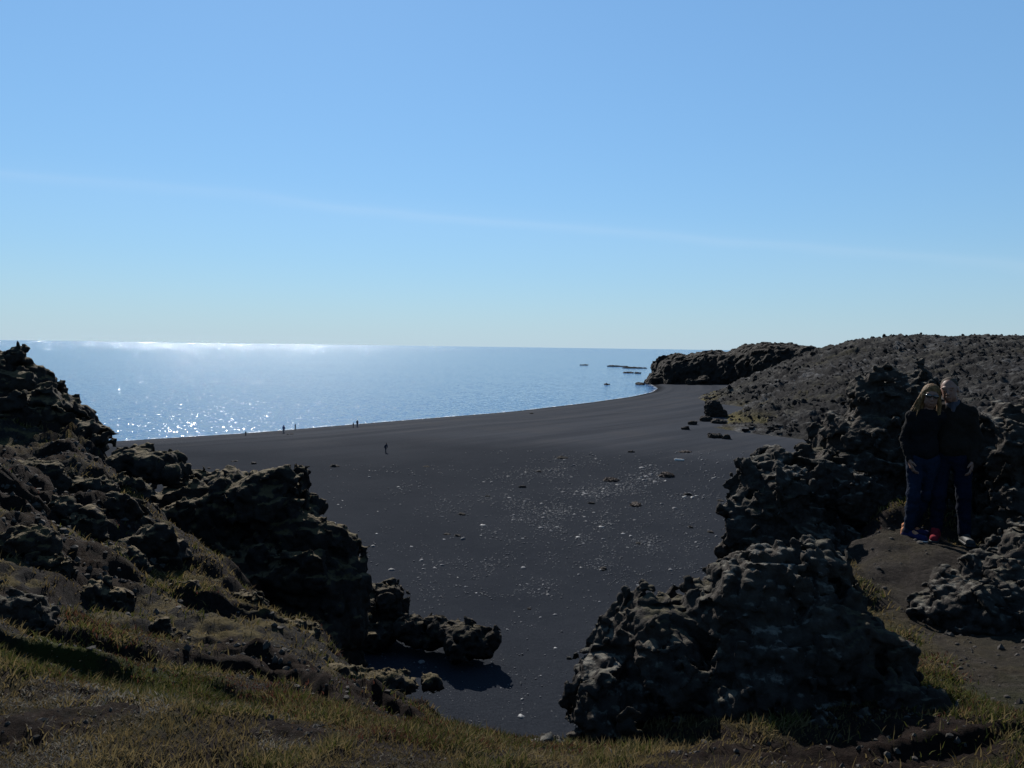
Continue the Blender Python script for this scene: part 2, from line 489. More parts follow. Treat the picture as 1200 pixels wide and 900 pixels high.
t.bump(t.math('ADD', t.noise(18, 8, .8), t.math('MULTIPLY', n1, 1.0)), .08, 1.0)
M['turf'] = t.base(c, .95, .03)


def plain(name, col, rough=.85, spec=.25, var=0.0, sc=30, bump=0, sub=0):
    t = NT(name)
    if var:
        n = t.noise(sc, 4)
        c = t.ramp(n, [(.3, tuple(v * (1 - var) for v in col)), (.7, tuple(min(1, v * (1 + var)) for v in col))])
    else: c = col
    if bump: t.bump(t.noise(sc * 2, 4), bump, .7)
    return t.base(c, rough, spec)


def blade_mat(name, a, b):
    t = NT(name)
    t.base(t.mix(t.at('tint'), a, b), .8, .05)
    tr = t.n('BsdfTranslucent'); t.l(t.mix(t.at('tint'), a, b), tr.inputs[0])
    ms = t.n('MixShader'); ms.inputs[0].default_value = .35
    t.l(t.b.outputs[0], ms.inputs[1]); t.l(tr.outputs[0], ms.inputs[2]); t.l(ms.outputs[0], t.o.inputs[0])
    return t.m


M['straw'] = blade_mat('dry_straw', (.038, .0275, .011), (.125, .094, .043))
M['green'] = blade_mat('green_blades', (.018, .022, .005), (.05, .052, .014))
M['bleached'] = blade_mat('bleached_blades', (.05, .044, .034), (.14, .128, .105))
M['red'] = blade_mat('red_heath', (.03, .012, .009), (.075, .028, .018))
M['stone_pale'] = plain('pale_stone', (.085, .086, .087), .7, .3, .35, 3)
M['stone_grey'] = plain('grey_stone', (.05, .052, .057), .8, .3, .4, 3)
M['stone_path'] = plain('path_stone', (.034, .03, .026), .9, .1, .4, 30)
M['weed'] = plain('dried_seaweed', (.028, .017, .012), .9, .2, .6, 4)
M['wood'] = plain('driftwood', (.45, .43, .40), .8, .2, .25, 12)

# ------------------------------------------------------------------ sea and beach
S = 60000.0
xs = np.array([-S, -6000, -800, -200, 200, 800, 6000, S]); ys = np.array([20., 120, 300, 700, 2000, 8000, S])
X, Y = np.meshgrid(xs, ys); idx = np.arange(X.size).reshape(X.shape)
sf = np.stack([idx[:-1, :-1], idx[:-1, 1:], idx[1:, 1:], idx[1:, :-1]], -1).reshape(-1, 4)
sea = link('sea', mesh_of('sea', np.stack([X.ravel(), Y.ravel(), 0 * X.ravel()], -1), sf), M['sea'])
tag(sea, kind='structure')

shore_px = [(-700, 566), (-300, 542), (0, 524), (140, 517), (300, 507), (450, 494.5), (600, 482.5), (690, 472), (740, 465), (765, 459.5), (771, 455), (762, 450)]
SH = np.array([G(a, b, 0)[:2] for a, b in shore_px] + [(95., 450.), (125., 480.), (190., 520.), (420., 640.), (900., 900.)])
# densify with smoothing
tt = np.linspace(0, len(SH) - 1, 240)
SHD = np.stack([np.interp(tt, np.arange(len(SH)), SH[:, i]) for i in (0, 1)], -1)
for _ in range(6):
    SHD[1:-1] = (SHD[:-2] + SHD[1:-1] * 2 + SHD[2:]) / 4


def shore_dist(x, y):
    """distance inland of the waterline, negative out at sea"""
    out = np.empty(len(x)); A = SHD[:-1]; B = SHD[1:]; D = B - A; L2 = (D ** 2).sum(-1)
    for i in range(0, len(x), 10000):
        q = np.stack([x[i:i + 10000], y[i:i + 10000]], -1)[:, None]
        t = np.clip(((q - A) * D).sum(-1) / L2, 0, 1)
        v = q - (A + t[..., None] * D); d = np.sqrt((v ** 2).sum(-1)); j = d.argmin(1)
        k = np.arange(len(j)); cr = D[j, 0] * v[k, j, 1] - D[j, 1] * v[k, j, 0]
        out[i:i + 10000] = np.where(cr < 0, d[k, j], -d[k, j])
    return out


def beach_z(x, y, s=None):
    if s is None: s = shore_dist(x, y)
    p = np.stack([x, y, 0 * x], -1)
    z = np.where(s < 0, .07 * s, 1.7 * (1 - np.exp(-np.maximum(s, 0) / 14)) + 1.0 * smooth(s, 15, 75))
    wv = fbm(p, 30, 3, 3)
    z = z + .22 * np.exp(-((s + 12 * wv - 22) / 5) ** 2) + .18 * np.exp(-((s + 14 * wv - 40) / 6) ** 2) + .12 * wv * smooth(s, 5, 30)
    return z


th = np.radians(np.linspace(-62, 62, 520)); rr = np.exp(np.linspace(math.log(14), math.log(900), 360))
bx, by, bf = fan((0, 0), th, rr)
bs = shore_dist(bx, by); bz = beach_z(bx, by, bs)
bp = np.stack([bx, by, bz], -1)
bz = bz + .05 * fbm(bp, 2.2, 3, 11) * smooth(bs, 2, 10) + .03 * fbm(bp, .7, 2, 12) * smooth(bs, 2, 10)
bme = mesh_of('beach', np.stack([bx, by, bz], -1), bf); attr(bme, 'shore', bs); attr(bme, 'dry', smooth(by + .06 * bx + 30 * fbm(bp, 40, 3, 15), 118, 165))
tag(link('beach', bme, M['beach']), kind='structure')


def ground(x, y):
    return float(beach_z(np.array([x]), np.array([y]))[0])


# foam along the waterline
fo, ff, fe = [], [], []
nrm = np.gradient(SHD, axis=0); nrm = np.stack([nrm[:, 1], -nrm[:, 0]], -1); nrm /= np.linalg.norm(nrm, axis=1)[:, None]
for i in range(0, 225):
    wd = 1.2 + 1.6 * max(0, (i - 150) / 75) + .8 * math.sin(i * 1.7)
    for k, (o_, e_) in enumerate(((-wd * 1.4, 0), (-wd * .5, .9), (.15, .9), (.45, 0))):
        p = SHD[i] + nrm[i] * (o_ + .4 * math.sin(i * .9)); fo.append((p[0], p[1], .02 + max(0, o_) * .09)); fe.append(e_)
    if i:
        for k in range(3):
            a = (i - 1) * 4 + k; ff.append((a, a + 1, a + 5, a + 4))
fm = mesh_of('foam', fo, ff); attr(fm, 'edge', fe)
tag(link('surf_foam', fm, M['foam']), 'thin line of white foam where the sea meets the black sand', kind='stuff')

# ------------------------------------------------------------------ lava field on the right
lp = []
for a, b in [(905, 452), (868, 476), (850, 490), (836, 501), (870, 507), (905, 511), (945, 516)]:
    g = G(a, b, 2.7); lp.append(tuple(g))
    o = g.copy(); o[:2] += np.array([-12, -6]); o[2] = -1.5; lp.append(tuple(o))
    o = g.copy(); o[:2] += np.array([-60, -40]); o[2] = -9; lp.append(tuple(o))
for a, b, d in [(960, 407, 330), (1000, 398, 300), (1040, 399, 282), (1100, 403, 262), (1150, 405, 250), (1200, 406, 240), (1320, 406, 230), (1500, 408, 220),
                (925, 440, 265), (900, 470, 205), (960, 460, 215), (1000, 440, 220), (1100, 434, 200), (1200, 432, 180), (1000, 490, 165), (1100, 470, 140),
                (1200, 455, 120), (1350, 458, 110), (1000, 530, 125), (1060, 540, 98), (1200, 495, 75), (1350, 500, 65), (1150, 560, 60), (1300, 580, 45),
                (960, 412, 380), (1000, 415, 420), (1200, 416, 400), (1500, 418, 380), (1100, 411, 600), (930, 415, 430), (1500, 411, 700)]:
    lp.append(tuple(P(a, b, d)))
for a, b, zz in [(700, 600, -6), (760, 640, -6), (820, 600, -6), (860, 560, -5), (900, 545, -3), (920, 600, -5), (820, 700, -6), (900, 700, -6), (960, 600, -3), (1000, 700, -3), (940, 535, -.5), (880, 530, -3)]:
    g = G(a, b, 2.7); lp.append((g[0], g[1], zz))
lrbf = RBF(lp, .5)
th = np.radians(np.linspace(11, 52, 560)); rr = np.exp(np.linspace(math.log(42), math.log(560), 480))
lx, ly, lf = fan((0, 0), th, rr)
lz = lrbf(lx, ly); bzz = beach_z(lx, ly)
pp = np.stack([lx, ly, lz], -1)
ins = smooth(lz - bzz, -.3, 2.5)
lz = lz + ins * (3.4 * fbm(pp, 20, 5, 21, .6) + 1.3 * worley(pp, 4.6, 23) * (1 + 2 * fbm(pp, 9, 2, 27)) + 1.3 * worley(pp, 2.3, 24) + .5 * shard(pp, 3.5, 28)) + (.8 * worley(pp, 1.25, 25) + .55 * worley(pp, .75, 26)) * smooth(lz - bzz, -1.2, 1.2)
lme = mesh_of('lava_field', np.stack([lx, ly, lz], -1), lf)
attr(lme, 'grass', (1 - smooth(lz - bzz, .5, 3.6)) * smooth(fbm(pp, 22, 2, 29), -.12, .12))
tag(link('lava_field', lme, M['lava']), kind='structure')


# angular blocks of lava strewn over the field
import bmesh
bm = bmesh.new(); bmesh.ops.create_icosphere(bm, subdivisions=1, radius=1)
bv = np.array([v.co[:] for v in bm.verts]); bfc = np.array([[v.index for v in f.verts] for f in bm.faces]); bm.free()
r = np.random.default_rng(44); cand = np.nonzero((lz - bzz > .3) & (ly > 60) & (ly < 380))[0]
pr = np.hypot(lx, ly)[cand] ** 1.0 * (smooth(fbm(np.stack([lx, ly, 0 * lx], -1)[cand], 18, 3, 45), -.2, .3) + .06); sel = r.choice(cand, 7500, p=pr / pr.sum())
sz = np.clip(r.lognormal(-1.0, .5, len(sel)), .2, 1.3); sz = sz * np.clip(ly[sel] / 160, .3, 1.1)
V = bv[None] * (1 + r.uniform(-.38, .38, (len(sel), len(bv), 1))) * r.uniform(.55, 1, (len(sel), 1, 3)) * sz[:, None, None] + np.stack([lx[sel], ly[sel], lz[sel]], -1)[:, None]
tag(link('lava_blocks', mesh_of('lava_blocks', V.reshape(-1, 3), (np.arange(len(sel))[:, None, None] * len(bv) + bfc[None]).reshape(-1, 3), False), M['lava']), 'angular blocks of dark lava strewn over the lava field', kind='stuff')


# ------------------------------------------------------------------ rocks from implicit solids
def rock(name, mat, blobs, v, amps, label, group=None, kind=None, k=.25, seed=1, cuts=(), cat='rock', floor=None, pw=2.8):
    """blobs: (centre, radii); amps: (scale, amplitude, octaves, billow)"""
    c = np.array([b[0] for b in blobs]); r = np.array([b[1] for b in blobs])
    amp = sum(a[1] for a in amps)
    lo = (c - r * 1.02).min(0) - amp - 4 * v; hi = (c + r).max(0) + amp + 4 * v
    if floor is not None: lo[2] = max(lo[2], floor)
    org = np.array([c[:, 0].mean(), c[:, 1].mean(), lo[2] if floor is None else floor])
    f = Field(lo, hi, v)
    kk = k * float(np.median(r))
    for b in blobs:
        rot = None
        if len(b) > 2:
            ca, sa = math.cos(b[2]), math.sin(b[2]); rot = [[ca, -sa, 0], [sa, ca, 0], [0, 0, 1]]
        f.ell(b[0], b[1], kk, rot, False, pw)
    for b in cuts: f.ell(b[0], b[1], 0, None, True)

    for i, a in enumerate(amps):
        def fn(p):
            if i < 2:
                wv = np.stack([perlin(p / amps[0][0] * 1.3, seed + 91), perlin(p / amps[0][0] * 1.3, seed + 92), perlin(p / amps[0][0] * 1.3, seed + 93)], -1)
                p = p + wv * amps[0][0] * .25
            return a[1] * (worley(p, a[0], seed + 7 * i) * 1.6 if a[3] == 'w' else shard(p, a[0], seed + 7 * i) * 1.6 if a[3] == 's' else fbm(p, a[0], a[2], seed + 7 * i, .55, a[3]) * 1.5)
        f.noise(fn, sum(q[1] for q in amps[i:]) * .95 + 1.5 * v)
    pos, q = f.mesh()
    # keep only the largest connected body (plus big bits)
    lab = np.arange(len(pos))
    while True:
        mn = lab[q].min(1); l2 = lab.copy()
        for j in range(4): np.minimum.at(l2, q[:, j], mn)
        l2 = l2[l2]
        if (l2 == lab).all(): break
        lab = l2
    cnt = np.bincount(lab); keep = lab == cnt.argmax()
    q = q[keep[q[:, 0]]]; remap = np.cumsum(keep) - 1; pos = pos[keep]; q = remap[q]
    o = link(name, mesh_of(name, pos - org, q), mat); o.location = org
    if kind: tag(o, label, kind=kind)
    else: tag(o, label, cat, group)
    return o


def pb(px, py, d, rx, ry, rd=None, rot=None):
    """blob whose centre and half-sizes were surveyed from the photograph, at a distance"""
    c = P(px, py, d); s = d / FPX
    rd = rd if rd is not None else (rx + ry) / 2 * s
    return (c, (rx * s, rd, ry * s)) + ((rot,) if rot is not None else ())


# headland cliff far across the bay
hb = [(np.array([*P(778, 430, 455)[:2] + [0, 6], -5]), (9, 12, 5 + 6.5)), (np.array([*P(770, 430, 456)[:2] + [0, 4], -5]), (6, 9, 5 + 3.0))]
for px, top, d, rx in [(790, 420, 452, 10), (800, 417, 450, 14), (818, 415, 446, 20), (838, 411, 440, 20), (862, 411, 430, 20), (884, 408, 420, 20), (900, 402, 412, 22), (926, 400, 402, 26), (950, 403, 395, 20), (975, 408, 385, 25)]:
    zt = P(px, top, d)[2]; c = P(px, 430, d); s = d / FPX
    zc = -6.0
    hb.append((np.array([c[0], c[1] + 16, zc]), (rx * s * 1.5, 30, (zt - zc) * .95)))
    hb.append((np.array([c[0], c[1] + 2, zc]), (rx * s * .9, 13, (zt - zc) * .72)))
for px, py, d, r in [(770, 445, 452, 9), (790, 447, 443, 8), (815, 449, 425, 8), (850, 451, 410, 8), (880, 452, 395, 9), (835, 448, 425, 10), (768, 446, 455, 4)]:
    hb.append((P(px, py, d) * [1, 1, 0] + [0, 0, .5], (r * .55, 4, r * .45)))
rock('headland', M['rock_far'], hb, .75, [(12, 1.8, 3, False), (5, 1.1, 1, 's'), (2.4, .8, 1, 'w')], None, kind='structure', k=.2, seed=41, floor=-3, pw=3.6)

# skerries in the sea off the headland
for px, py, rx, rz, lab in [(686, 428, 7, .9, 'low black skerry in the sea, farthest from the headland'),
                            (722, 429.5, 12, 1.6, 'flat black reef running out from the dark headland'),
                            (745, 431.5, 20, 1.0, 'long low black reef touching the headland tip'),
                            (736, 437, 6, .8, 'small black skerry just below the long reef'),
                            (747, 437.5, 6, .9, 'small black skerry close beside the headland'),
                            (712, 450.5, 3.5, .6, 'black skerry awash in foam off the beach end'),
                            (751, 450.5, 7, 1.3, 'black skerry at the corner of the beach')]:
    g = G(px, py, .1); s = g[1] / FPX
    bl = [(g + [(random.random() - .5) * rx * s * 1.2, random.uniform(-2, 2), 0], (rx * s * random.uniform(.35, .6), 3.5, rz * random.uniform(.35, 1.0))) for _ in range(4)]
    rock('skerry', M['boulder'], bl, .35, [(3, .6, 2, False), (1.2, .35, 1, 's')], lab, 'skerries off the headland', k=.3, seed=int(px), floor=-.6, pw=2.0)

# sea stack on the beach beside the lava field
g = G(836, 488, 2.7); s = g[1] / FPX
rock('rock_stack', M['boulder'], [(g + [0, 0, 1.2], (9.5 * s, 2.2, 3.2)), (g + [-.5, 0, 2.4], (7.5 * s, 2, 2.0)), (g + [1.5, 0, .5], (9 * s, 2.4, 1.6))], .12,
     [(1.3, .35, 3, True), (.4, .12, 2, True)], 'black block of lava standing on the beach beside the lava field', seed=5)
for px, py, rx, rz, lab in [(827, 493, 7, 1.1, 'low black boulder in front of the upright lava block'), (812, 497, 5, .7, 'small dark boulder left of the upright lava block'),
                            (868, 464, 8, 1.5, 'dark boulder at the top edge of the lava field beach'), (842, 495.5, 9, .8, 'flat dark rock at the foot of the upright lava block'),
                            (889, 461, 6, 1.2, 'dark boulder where the headland meets the lava field'), (838, 512, 8, .6, 'flat dark rock below the patch of yellow grass'),
                            (851, 513.5, 5, .7, 'small dark rock right of the flat one below the yellow grass'), (803, 503, 4, .5, 'lone small dark rock on sand left of the yellow grass')]:
    g = G(px, py, 2.8); s = g[1] / FPX
    rock('boulder', M['boulder'], [(g + [0, 0, .1], (rx * s, rx * s * .8, rz)), (g + [rx * s * .4, .3, 0], (rx * s * .7, rx * s * .6, rz * .8))], .14,
         [(1.2, .3, 2, True), (.45, .12, 2, True)], lab, 'boulders along the lava field foot', seed=int(px), floor=1.6)

# rock wall on the sand below the left cliff
rock('rock_wall', M['rock_beach'], [
    pb(432, 712, 47, 20, 26, 1.8), pb(455, 706, 47, 16, 20, 1.5), pb(440, 737, 46, 26, 16, 1.8), pb(480, 736, 45.5, 18, 14, 1.3), pb(500, 748, 45, 22, 9, 1.2),
    pb(520, 740, 44.6, 16, 11, 1.1), pb(540, 748, 44, 22, 18, 1.3), pb(560, 756, 43.6, 18, 12, 1.0), pb(577, 750, 43.6, 8, 7, .5), pb(416, 695, 47, 12, 18, 1.4), pb(400, 708, 47, 26, 42, 3), pb(552, 742, 43.9, 12, 7, .8)],
    .10, [(2.2, .3, 3, False), (1.0, .26, 1, 's'), (.42, .16, 1, 's')], 'low ragged rock wall on the black sand below the left cliff', k=.12, seed=61, floor=1.2)

# ------------------------------------------------------------------ near hillside (turf, soil, path)
hp = []
for a, b, d in [  # left slope
        (0, 895, 2.8), (150, 895, 2.85), (300, 895, 2.9), (450, 895, 2.95), (600, 895, 3.0), (0, 850, 3.2), (150, 850, 3.3), (300, 850, 3.5), (450, 860, 3.5), (530, 870, 3.5),
        (0, 800, 3.8), (0, 750, 4.4), (0, 700, 5.2), (0, 650, 6.4), (0, 600, 8), (0, 550, 10), (0, 515, 12.4), (0, 480, 14.2), (-150, 480, 12), (-150, 600, 6.5), (-150, 800, 3.5), (-350, 480, 10), (-350, 650, 5), (-400, 850, 2.6),
        (60, 505, 13.6), (100, 525, 13.2), (150, 555, 12.6), (190, 600, 11.8), (240, 655, 10.4), (300, 708, 9.2), (350, 748, 8.2), (430, 780, 7.1), (500, 818, 5.7), (560, 858, 4.2), (612, 874, 3.8), (660, 874, 3.8),
        (420, 825, 4.8), (300, 800, 5.1), (200, 760, 5.9), (150, 700, 6.9), (120, 640, 8.4), (80, 560, 11), (60, 800, 4), (200, 820, 4.1), (100, 720, 5.6), (240, 700, 7.8), (500, 845, 4.3), (370, 775, 6.4),
        # right: base of the big rock, path, grass corner
        (720, 880, 4.1), (800, 880, 3.9), (720, 895, 3.7), (800, 895, 3.5), (900, 895, 3.5), (1000, 895, 3.5), (1100, 890, 3.5), (1190, 890, 3.4), (1300, 890, 3.3),
        (1150, 800, 4.7), (1190, 760, 5.4), (1100, 740, 6.0), (1050, 690, 6.9), (1000, 670, 7.2), (1080, 632, 8.15), (1000, 630, 8.2), (1130, 636, 8.1), (1200, 648, 7.4), (1300, 660, 7.0), (1165, 692, 6.55), (1215, 680, 6.6), (1260, 720, 5.9), (1150, 730, 6.05), (1040, 605, 9.0),
        (1100, 605, 9.0), (1200, 600, 9.2), (1300, 600, 9), (960, 680, 6.9), (900, 720, 6), (1000, 780, 5.2), (840, 800, 5.0)]:
    hp.append(tuple(P(a, b, d)))
# behind the lip the ground falls to the sand
for a, ys_ in [(-200, 24), (0, 21), (100, 20), (200, 19)]:
    q = P(a, 560, ys_); hp.append((q[0], q[1], 15.0)); q = P(a, 560, ys_ + 8); hp.append((q[0], q[1], 8.0)); q = P(a, 560, ys_ + 22); hp.append((q[0], q[1], 0.0))
for a, d0 in [(250, 14.5), (320, 12.5), (400, 10.5), (480, 9.0), (540, 7.4), (600, 6.2), (660, 6.0), (720, 6.6), (790, 7.6), (850, 9.0), (900, 10.5), (960, 12)]:
    for dd, zz in ((0, 16.0), (3, 12.0), (9, 6.5), (17, 1.5), (30, -1)):
        q = P(a, 700, d0 + dd); hp.append((q[0], q[1], zz))
for a, d0 in [(1020, 13.5), (1100, 13.5), (1200, 14), (1350, 14)]:
    for dd, zz in ((0, 18.0), (8, 16.0), (20, 12.5), (34, 8.5)):
        q = P(a, 600, d0 + dd); hp.append((q[0], q[1], zz))
for x_, y_ in [(-4, -3), (0, -3), (4, -3), (-8, 0), (8, 0), (0, 0), (-2, 1), (2, 1), (0, -8)]:
    hp.append((x_, y_, 19.42 + (.15 * -x_ if x_ < 0 else .03 * x_)))
hrbf = RBF(hp, .03)
th = np.radians(np.linspace(-66, 66, 700)); rr = np.r_[np.linspace(.02, 1.9, 40), np.exp(np.linspace(math.log(1.95), math.log(48), 560))]
hx, hy, hf = fan((0, -.6), th, rr)


def path_mask(x, y):
    A = np.array([P(1010, 640, 8.0), P(1080, 640, 7.9), P(1075, 690, 6.9), P(1120, 720, 6.2), P(1190, 775, 5.2), P(1260, 850, 4.1)])[:, :2]
    d = np.full(len(x), 9.)
    for a, b in zip(A[:-1], A[1:]):
        D = b - a; t = np.clip(((x - a[0]) * D[0] + (y - a[1]) * D[1]) / (D @ D), 0, 1)
        d = np.minimum(d, np.hypot(x - a[0] - t * D[0], y - a[1] - t * D[1]))
    return 1 - smooth(d, .35, .75)


SOIL_SHADE = [(330, 800, 5.3, .6), (420, 818, 5.0, .55), (270, 782, 5.8, .5), (470, 835, 4.8, .35), (60, 640, 7.3, .9), (20, 700, 5.6, .5), (110, 690, 6.9, .6), (90, 580, 10, .9), (20, 590, 8.4, .7), (160, 640, 8.8, .6), (60, 535, 12, .9), (900, 885, 3.55, .42), (1000, 880, 3.6, .45), (1085, 870, 3.7, .35), (830, 893, 3.4, .25), (130, 860, 3.3, .22), (40, 885, 3.0, .25), (560, 885, 3.2, .22), (350, 870, 3.4, .2)]  # bare earth patches; those below the big rock paint its cast shadow
MOSSY = [(60, 775, 4.2, .45), (180, 800, 4.3, .4), (1170, 840, 4.2, .6), (210, 830, 3.9, .3)]


def patches(x, y, lst):
    m_ = np.zeros(len(x)); wv = fbm(np.stack([x, y, 0 * x], -1), .6, 3, 88)
    for a, b, d, r in lst:
        c = P(a, b, d); m_ = np.maximum(m_, 1 - smooth(np.hypot(x - c[0], y - c[1]) / r + wv * 1.1, .55, 1.1))
    return m_


def hill_z(x, y):
    z = hrbf(x, y); p = np.stack([x, y, z * .5], -1)
    pm = path_mask(x, y)
    far = smooth(np.hypot(x, y), 3, 11)
    nearcam = smooth(np.hypot(x, y), 1.2, 2.6)
    lump = (.12 + .42 * far) * fbm(p, 1.7, 5, 51, .52) + (.05 + .10 * far) * fbm(p, .7, 2, 54, .5, True) + .035 * fbm(p, .16, 3, 57, .6) * (1 + far)
    ph = (y * .95 + x * .35) / 1.15 + 2.6 * fbm(p, 2.6, 2, 61); t = ph - np.floor(ph)
    led = (smooth(t, 0, .2) - t) * (.08 + .28 * far) * smooth(fbm(p, 3.0, 2, 63), -.18, .15)
    rk = smooth(fbm(p, 1.9, 3, 71) + .10 * smooth(np.hypot(x, y), 4, 9), -.02, .12) * (1 - pm) * smooth(np.hypot(x, y), 3.8, 5.5) * smooth(-x, -1.2, .2) * .9
    knob = rk * (.14 * fbm(p, 1.1, 4, 73, .6) + .04 * shard(p, .45, 74) + .03 * shard(p, .2, 75) - .06)
    crumb = patches(x, y, SOIL_SHADE) * (.07 * fbm(p, .22, 4, 81, .62) + .03 * worley(p, .11, 82)) + pm * (.05 * fbm(p, .35, 4, 83, .6) + .012 * worley(p, .07, 84))
    return z + (lump + led) * (1 - .75 * pm) * nearcam + knob + crumb, pm, rk


hz, hpm, hrk = hill_z(hx, hy)
hv = np.stack([hx, hy, hz], -1)
hme = mesh_of('hillside', hv, hf); attr(hme, 'path', hpm * (.75 + .5 * fbm(hv, .3, 2, 5)))
attr(hme, 'rocky', np.clip(hrk * 1.1 - .2, 0, 1)); hsoil_shade = patches(hx, hy, SOIL_SHADE); hmoss = patches(hx, hy, MOSSY); attr(hme, 'soil', hsoil_shade); attr(hme, 'moss', hmoss)  # soil mask holds both bare earth and the painted rock shadow
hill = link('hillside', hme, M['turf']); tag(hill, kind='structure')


def hz1(x, y): return float(hill_z(np.array([x]), np.array([y]))[0][0])


# ------------------------------------------------------------------ near rocks
def near(px, py, d, rx, ry, rd): return pb(px, py, d * .905, rx, ry, rd * .95)


NEAR = [(.5, .11, 3, False), (.34, .075, 1, 's'), (.15, .05, 1, 's'), (.075, .045, 1, 'w')]
MIDR = [(1.6, .42, 3, False), (.9, .24, 1, 's'), (.38, .15, 1, 's'), (.17, .09, 1, 'w')]
rock('rock_outcrop', M['rock_near'], [
    near(716, 812, 5.3, 46, 50, .30), near(694, 812, 5.3, 32, 34, .26), near(742, 768, 5.45, 34, 30, .3), near(772, 738, 5.4, 30, 36, .25), near(712, 820, 5.15, 40, 42, .26),
    near(785, 775, 5.2, 44, 58, .3), near(768, 790, 5.05, 30, 40, .22), near(795, 812, 4.95, 34, 42, .22), near(832, 722, 5.35, 36, 42, .3), near(858, 684, 5.4, 24, 24, .25),
    near(890, 740, 5.15, 70, 84, .3), near(920, 690, 5.25, 62, 48, .3), near(965, 655, 5.35, 30, 28, .22), near(935, 800, 4.95, 95, 90, .3), near(990, 790, 4.95, 48, 80, .28), near(1020, 830, 4.75, 40, 50, .22),
    near(880, 840, 4.8, 70, 52, .25), near(965, 850, 4.75, 80, 45, .22), near(988, 710, 5.2, 22, 45, .25), near(785, 722, 5.5, 26, 14, .25), near(742, 838, 4.85, 18, 20, .14), near(1035, 800, 4.9, 34, 60, .28), near(1060, 845, 4.6, 44, 52, .24), near(1090, 885, 4.3, 40, 36, .22), near(1010, 870, 4.55, 60, 40, .22), near(1010, 740, 5.2, 24, 46, .25), near(986, 655, 6.0, 20, 22, .22), near(1002, 694, 5.8, 22, 36, .22)],
    .0115, NEAR, 'big dark knobbly lava rock in the right foreground, below the path', k=.3, seed=71, pw=2.4,
    cuts=[(P(740, 800, 4.4), (.05, .22, .3))])
rock('rock_outcrop', M['rock_near'], [
    pb(905, 600, 9.2, 36, 55, .5), pb(885, 620, 9.0, 24, 36, .4), pb(930, 570, 9.6, 32, 36, .5), pb(955, 590, 9.5, 50, 46, .5), pb(955, 560, 9.9, 30, 28, .5), pb(990, 530, 10.3, 28, 34, .4), pb(985, 590, 9.6, 45, 40, .4), pb(880, 650, 8.9, 36, 40, .5), pb(940, 640, 9, 60, 40, .5)],
    .022, [(.7, .16, 3, False), (.48, .14, 1, 's'), (.2, .08, 1, 's'), (.1, .055, 1, 'w')], 'dark lava crag stepping down to the sand left of the couple', k=.25, seed=81)
rock('rock_outcrop', M['rock_near'], [
    pb(1048, 490, 10.2, 38, 48, .5), pb(1022, 500, 10.2, 26, 48, .45), pb(1062, 462, 10.3, 24, 26, .35), pb(1035, 458, 10.3, 20, 18, .3), pb(1010, 550, 9.9, 38, 52, .5), pb(1060, 550, 9.8, 60, 55, .5), pb(1100, 530, 10, 40, 45, .5), pb(1085, 570, 9.6, 60, 38, .4), pb(1020, 590, 9.4, 45, 24, .3)],
    .022, [(.7, .16, 3, False), (.48, .14, 1, 's'), (.2, .08, 1, 's'), (.1, .055, 1, 'w')], 'tall dark lava pinnacle right behind the couple, taller than the woman', k=.25, seed=83)
rock('rock_outcrop', M['rock_near'], [
    pb(1178, 560, 8.6, 40, 70, .45), pb(1160, 600, 8.5, 28, 40, .35), pb(1205, 540, 8.7, 46, 56, .5), pb(1240, 580, 8.4, 50, 70, .5), pb(1195, 500, 8.9, 24, 22, .4), pb(1164, 520, 9.0, 22, 26, .4), pb(1205, 610, 8.2, 50, 34, .35), pb(1300, 560, 8.5, 60, 80, .5)],
    .022, [(.7, .16, 3, False), (.48, .14, 1, 's'), (.2, .08, 1, 's'), (.1, .055, 1, 'w')], 'shaded lava rock behind the man, at the right edge', k=.25, seed=85)
rock('rock_outcrop', M['rock_near'], [pb(1100, 716, 6.2, 36, 22, .25), pb(1130, 712, 6.2, 40, 32, .3), pb(1160, 725, 6.0, 44, 32, .3), pb(1185, 695, 6.5, 44, 44, .4), pb(1225, 680, 6.6, 50, 60, .45), pb(1215, 730, 6.1, 40, 36, .3), pb(1150, 690, 6.6, 26, 22, .3)], .014,
     NEAR, 'low rough ledge of rock below the dirt path', k=.3, seed=87)

# left crags
rock('rock_outcrop', M['rock_mid'], [
    pb(5, 480, 14.6, 44, 48, .9), pb(25, 465, 14.6, 26, 30, .6), pb(35, 450, 14.6, 18, 22, .45), pb(8, 440, 14.6, 18, 18, .4), pb(17, 421, 14.6, 10, 12, .25), pb(-30, 470, 14.8, 45, 60, .9), pb(-10, 510, 14.2, 50, 30, .8), pb(44, 476, 14.5, 12, 16, .3), pb(-90, 480, 14.6, 60, 60, .9)],
    .032, [(1.2, .24, 3, False), (.6, .2, 1, 's'), (.27, .11, 1, 's'), (.13, .06, 1, 'w')], 'horned crag at the left edge, highest on the left slope', k=.2, seed=91)
rock('rock_outcrop', M['rock_mid'], [
    pb(68, 500, 14, 34, 36, .7), pb(70, 478, 14.1, 15, 16, .4), pb(90, 490, 14, 14, 22, .4), pb(45, 495, 13.8, 26, 18, .5), pb(80, 520, 13.7, 32, 18, .5), pb(104, 515, 13.6, 12, 16, .3), pb(122, 521, 13.4, 11, 9, .25), pb(30, 505, 13.7, 30, 14, .5)],
    .032, [(1.2, .22, 3, False), (.6, .19, 1, 's'), (.27, .11, 1, 's'), (.13, .06, 1, 'w')], 'peaked mossy crag beside the horned one, against the sea', k=.2, seed=93)
rock('rock_outcrop', M['rock_mid'], [pb(184, 548, 12.9, 26, 18, .4), pb(165, 540, 13, 20, 14, .4), pb(200, 555, 12.7, 14, 12, .3), pb(150, 545, 12.9, 20, 14, .3)], .03,
     [(.9, .12, 2, True), (.35, .09, 2, True), (.15, .04, 2, True)], 'dark rock lump poking out over the beach above the cliff', k=.25, seed=95)
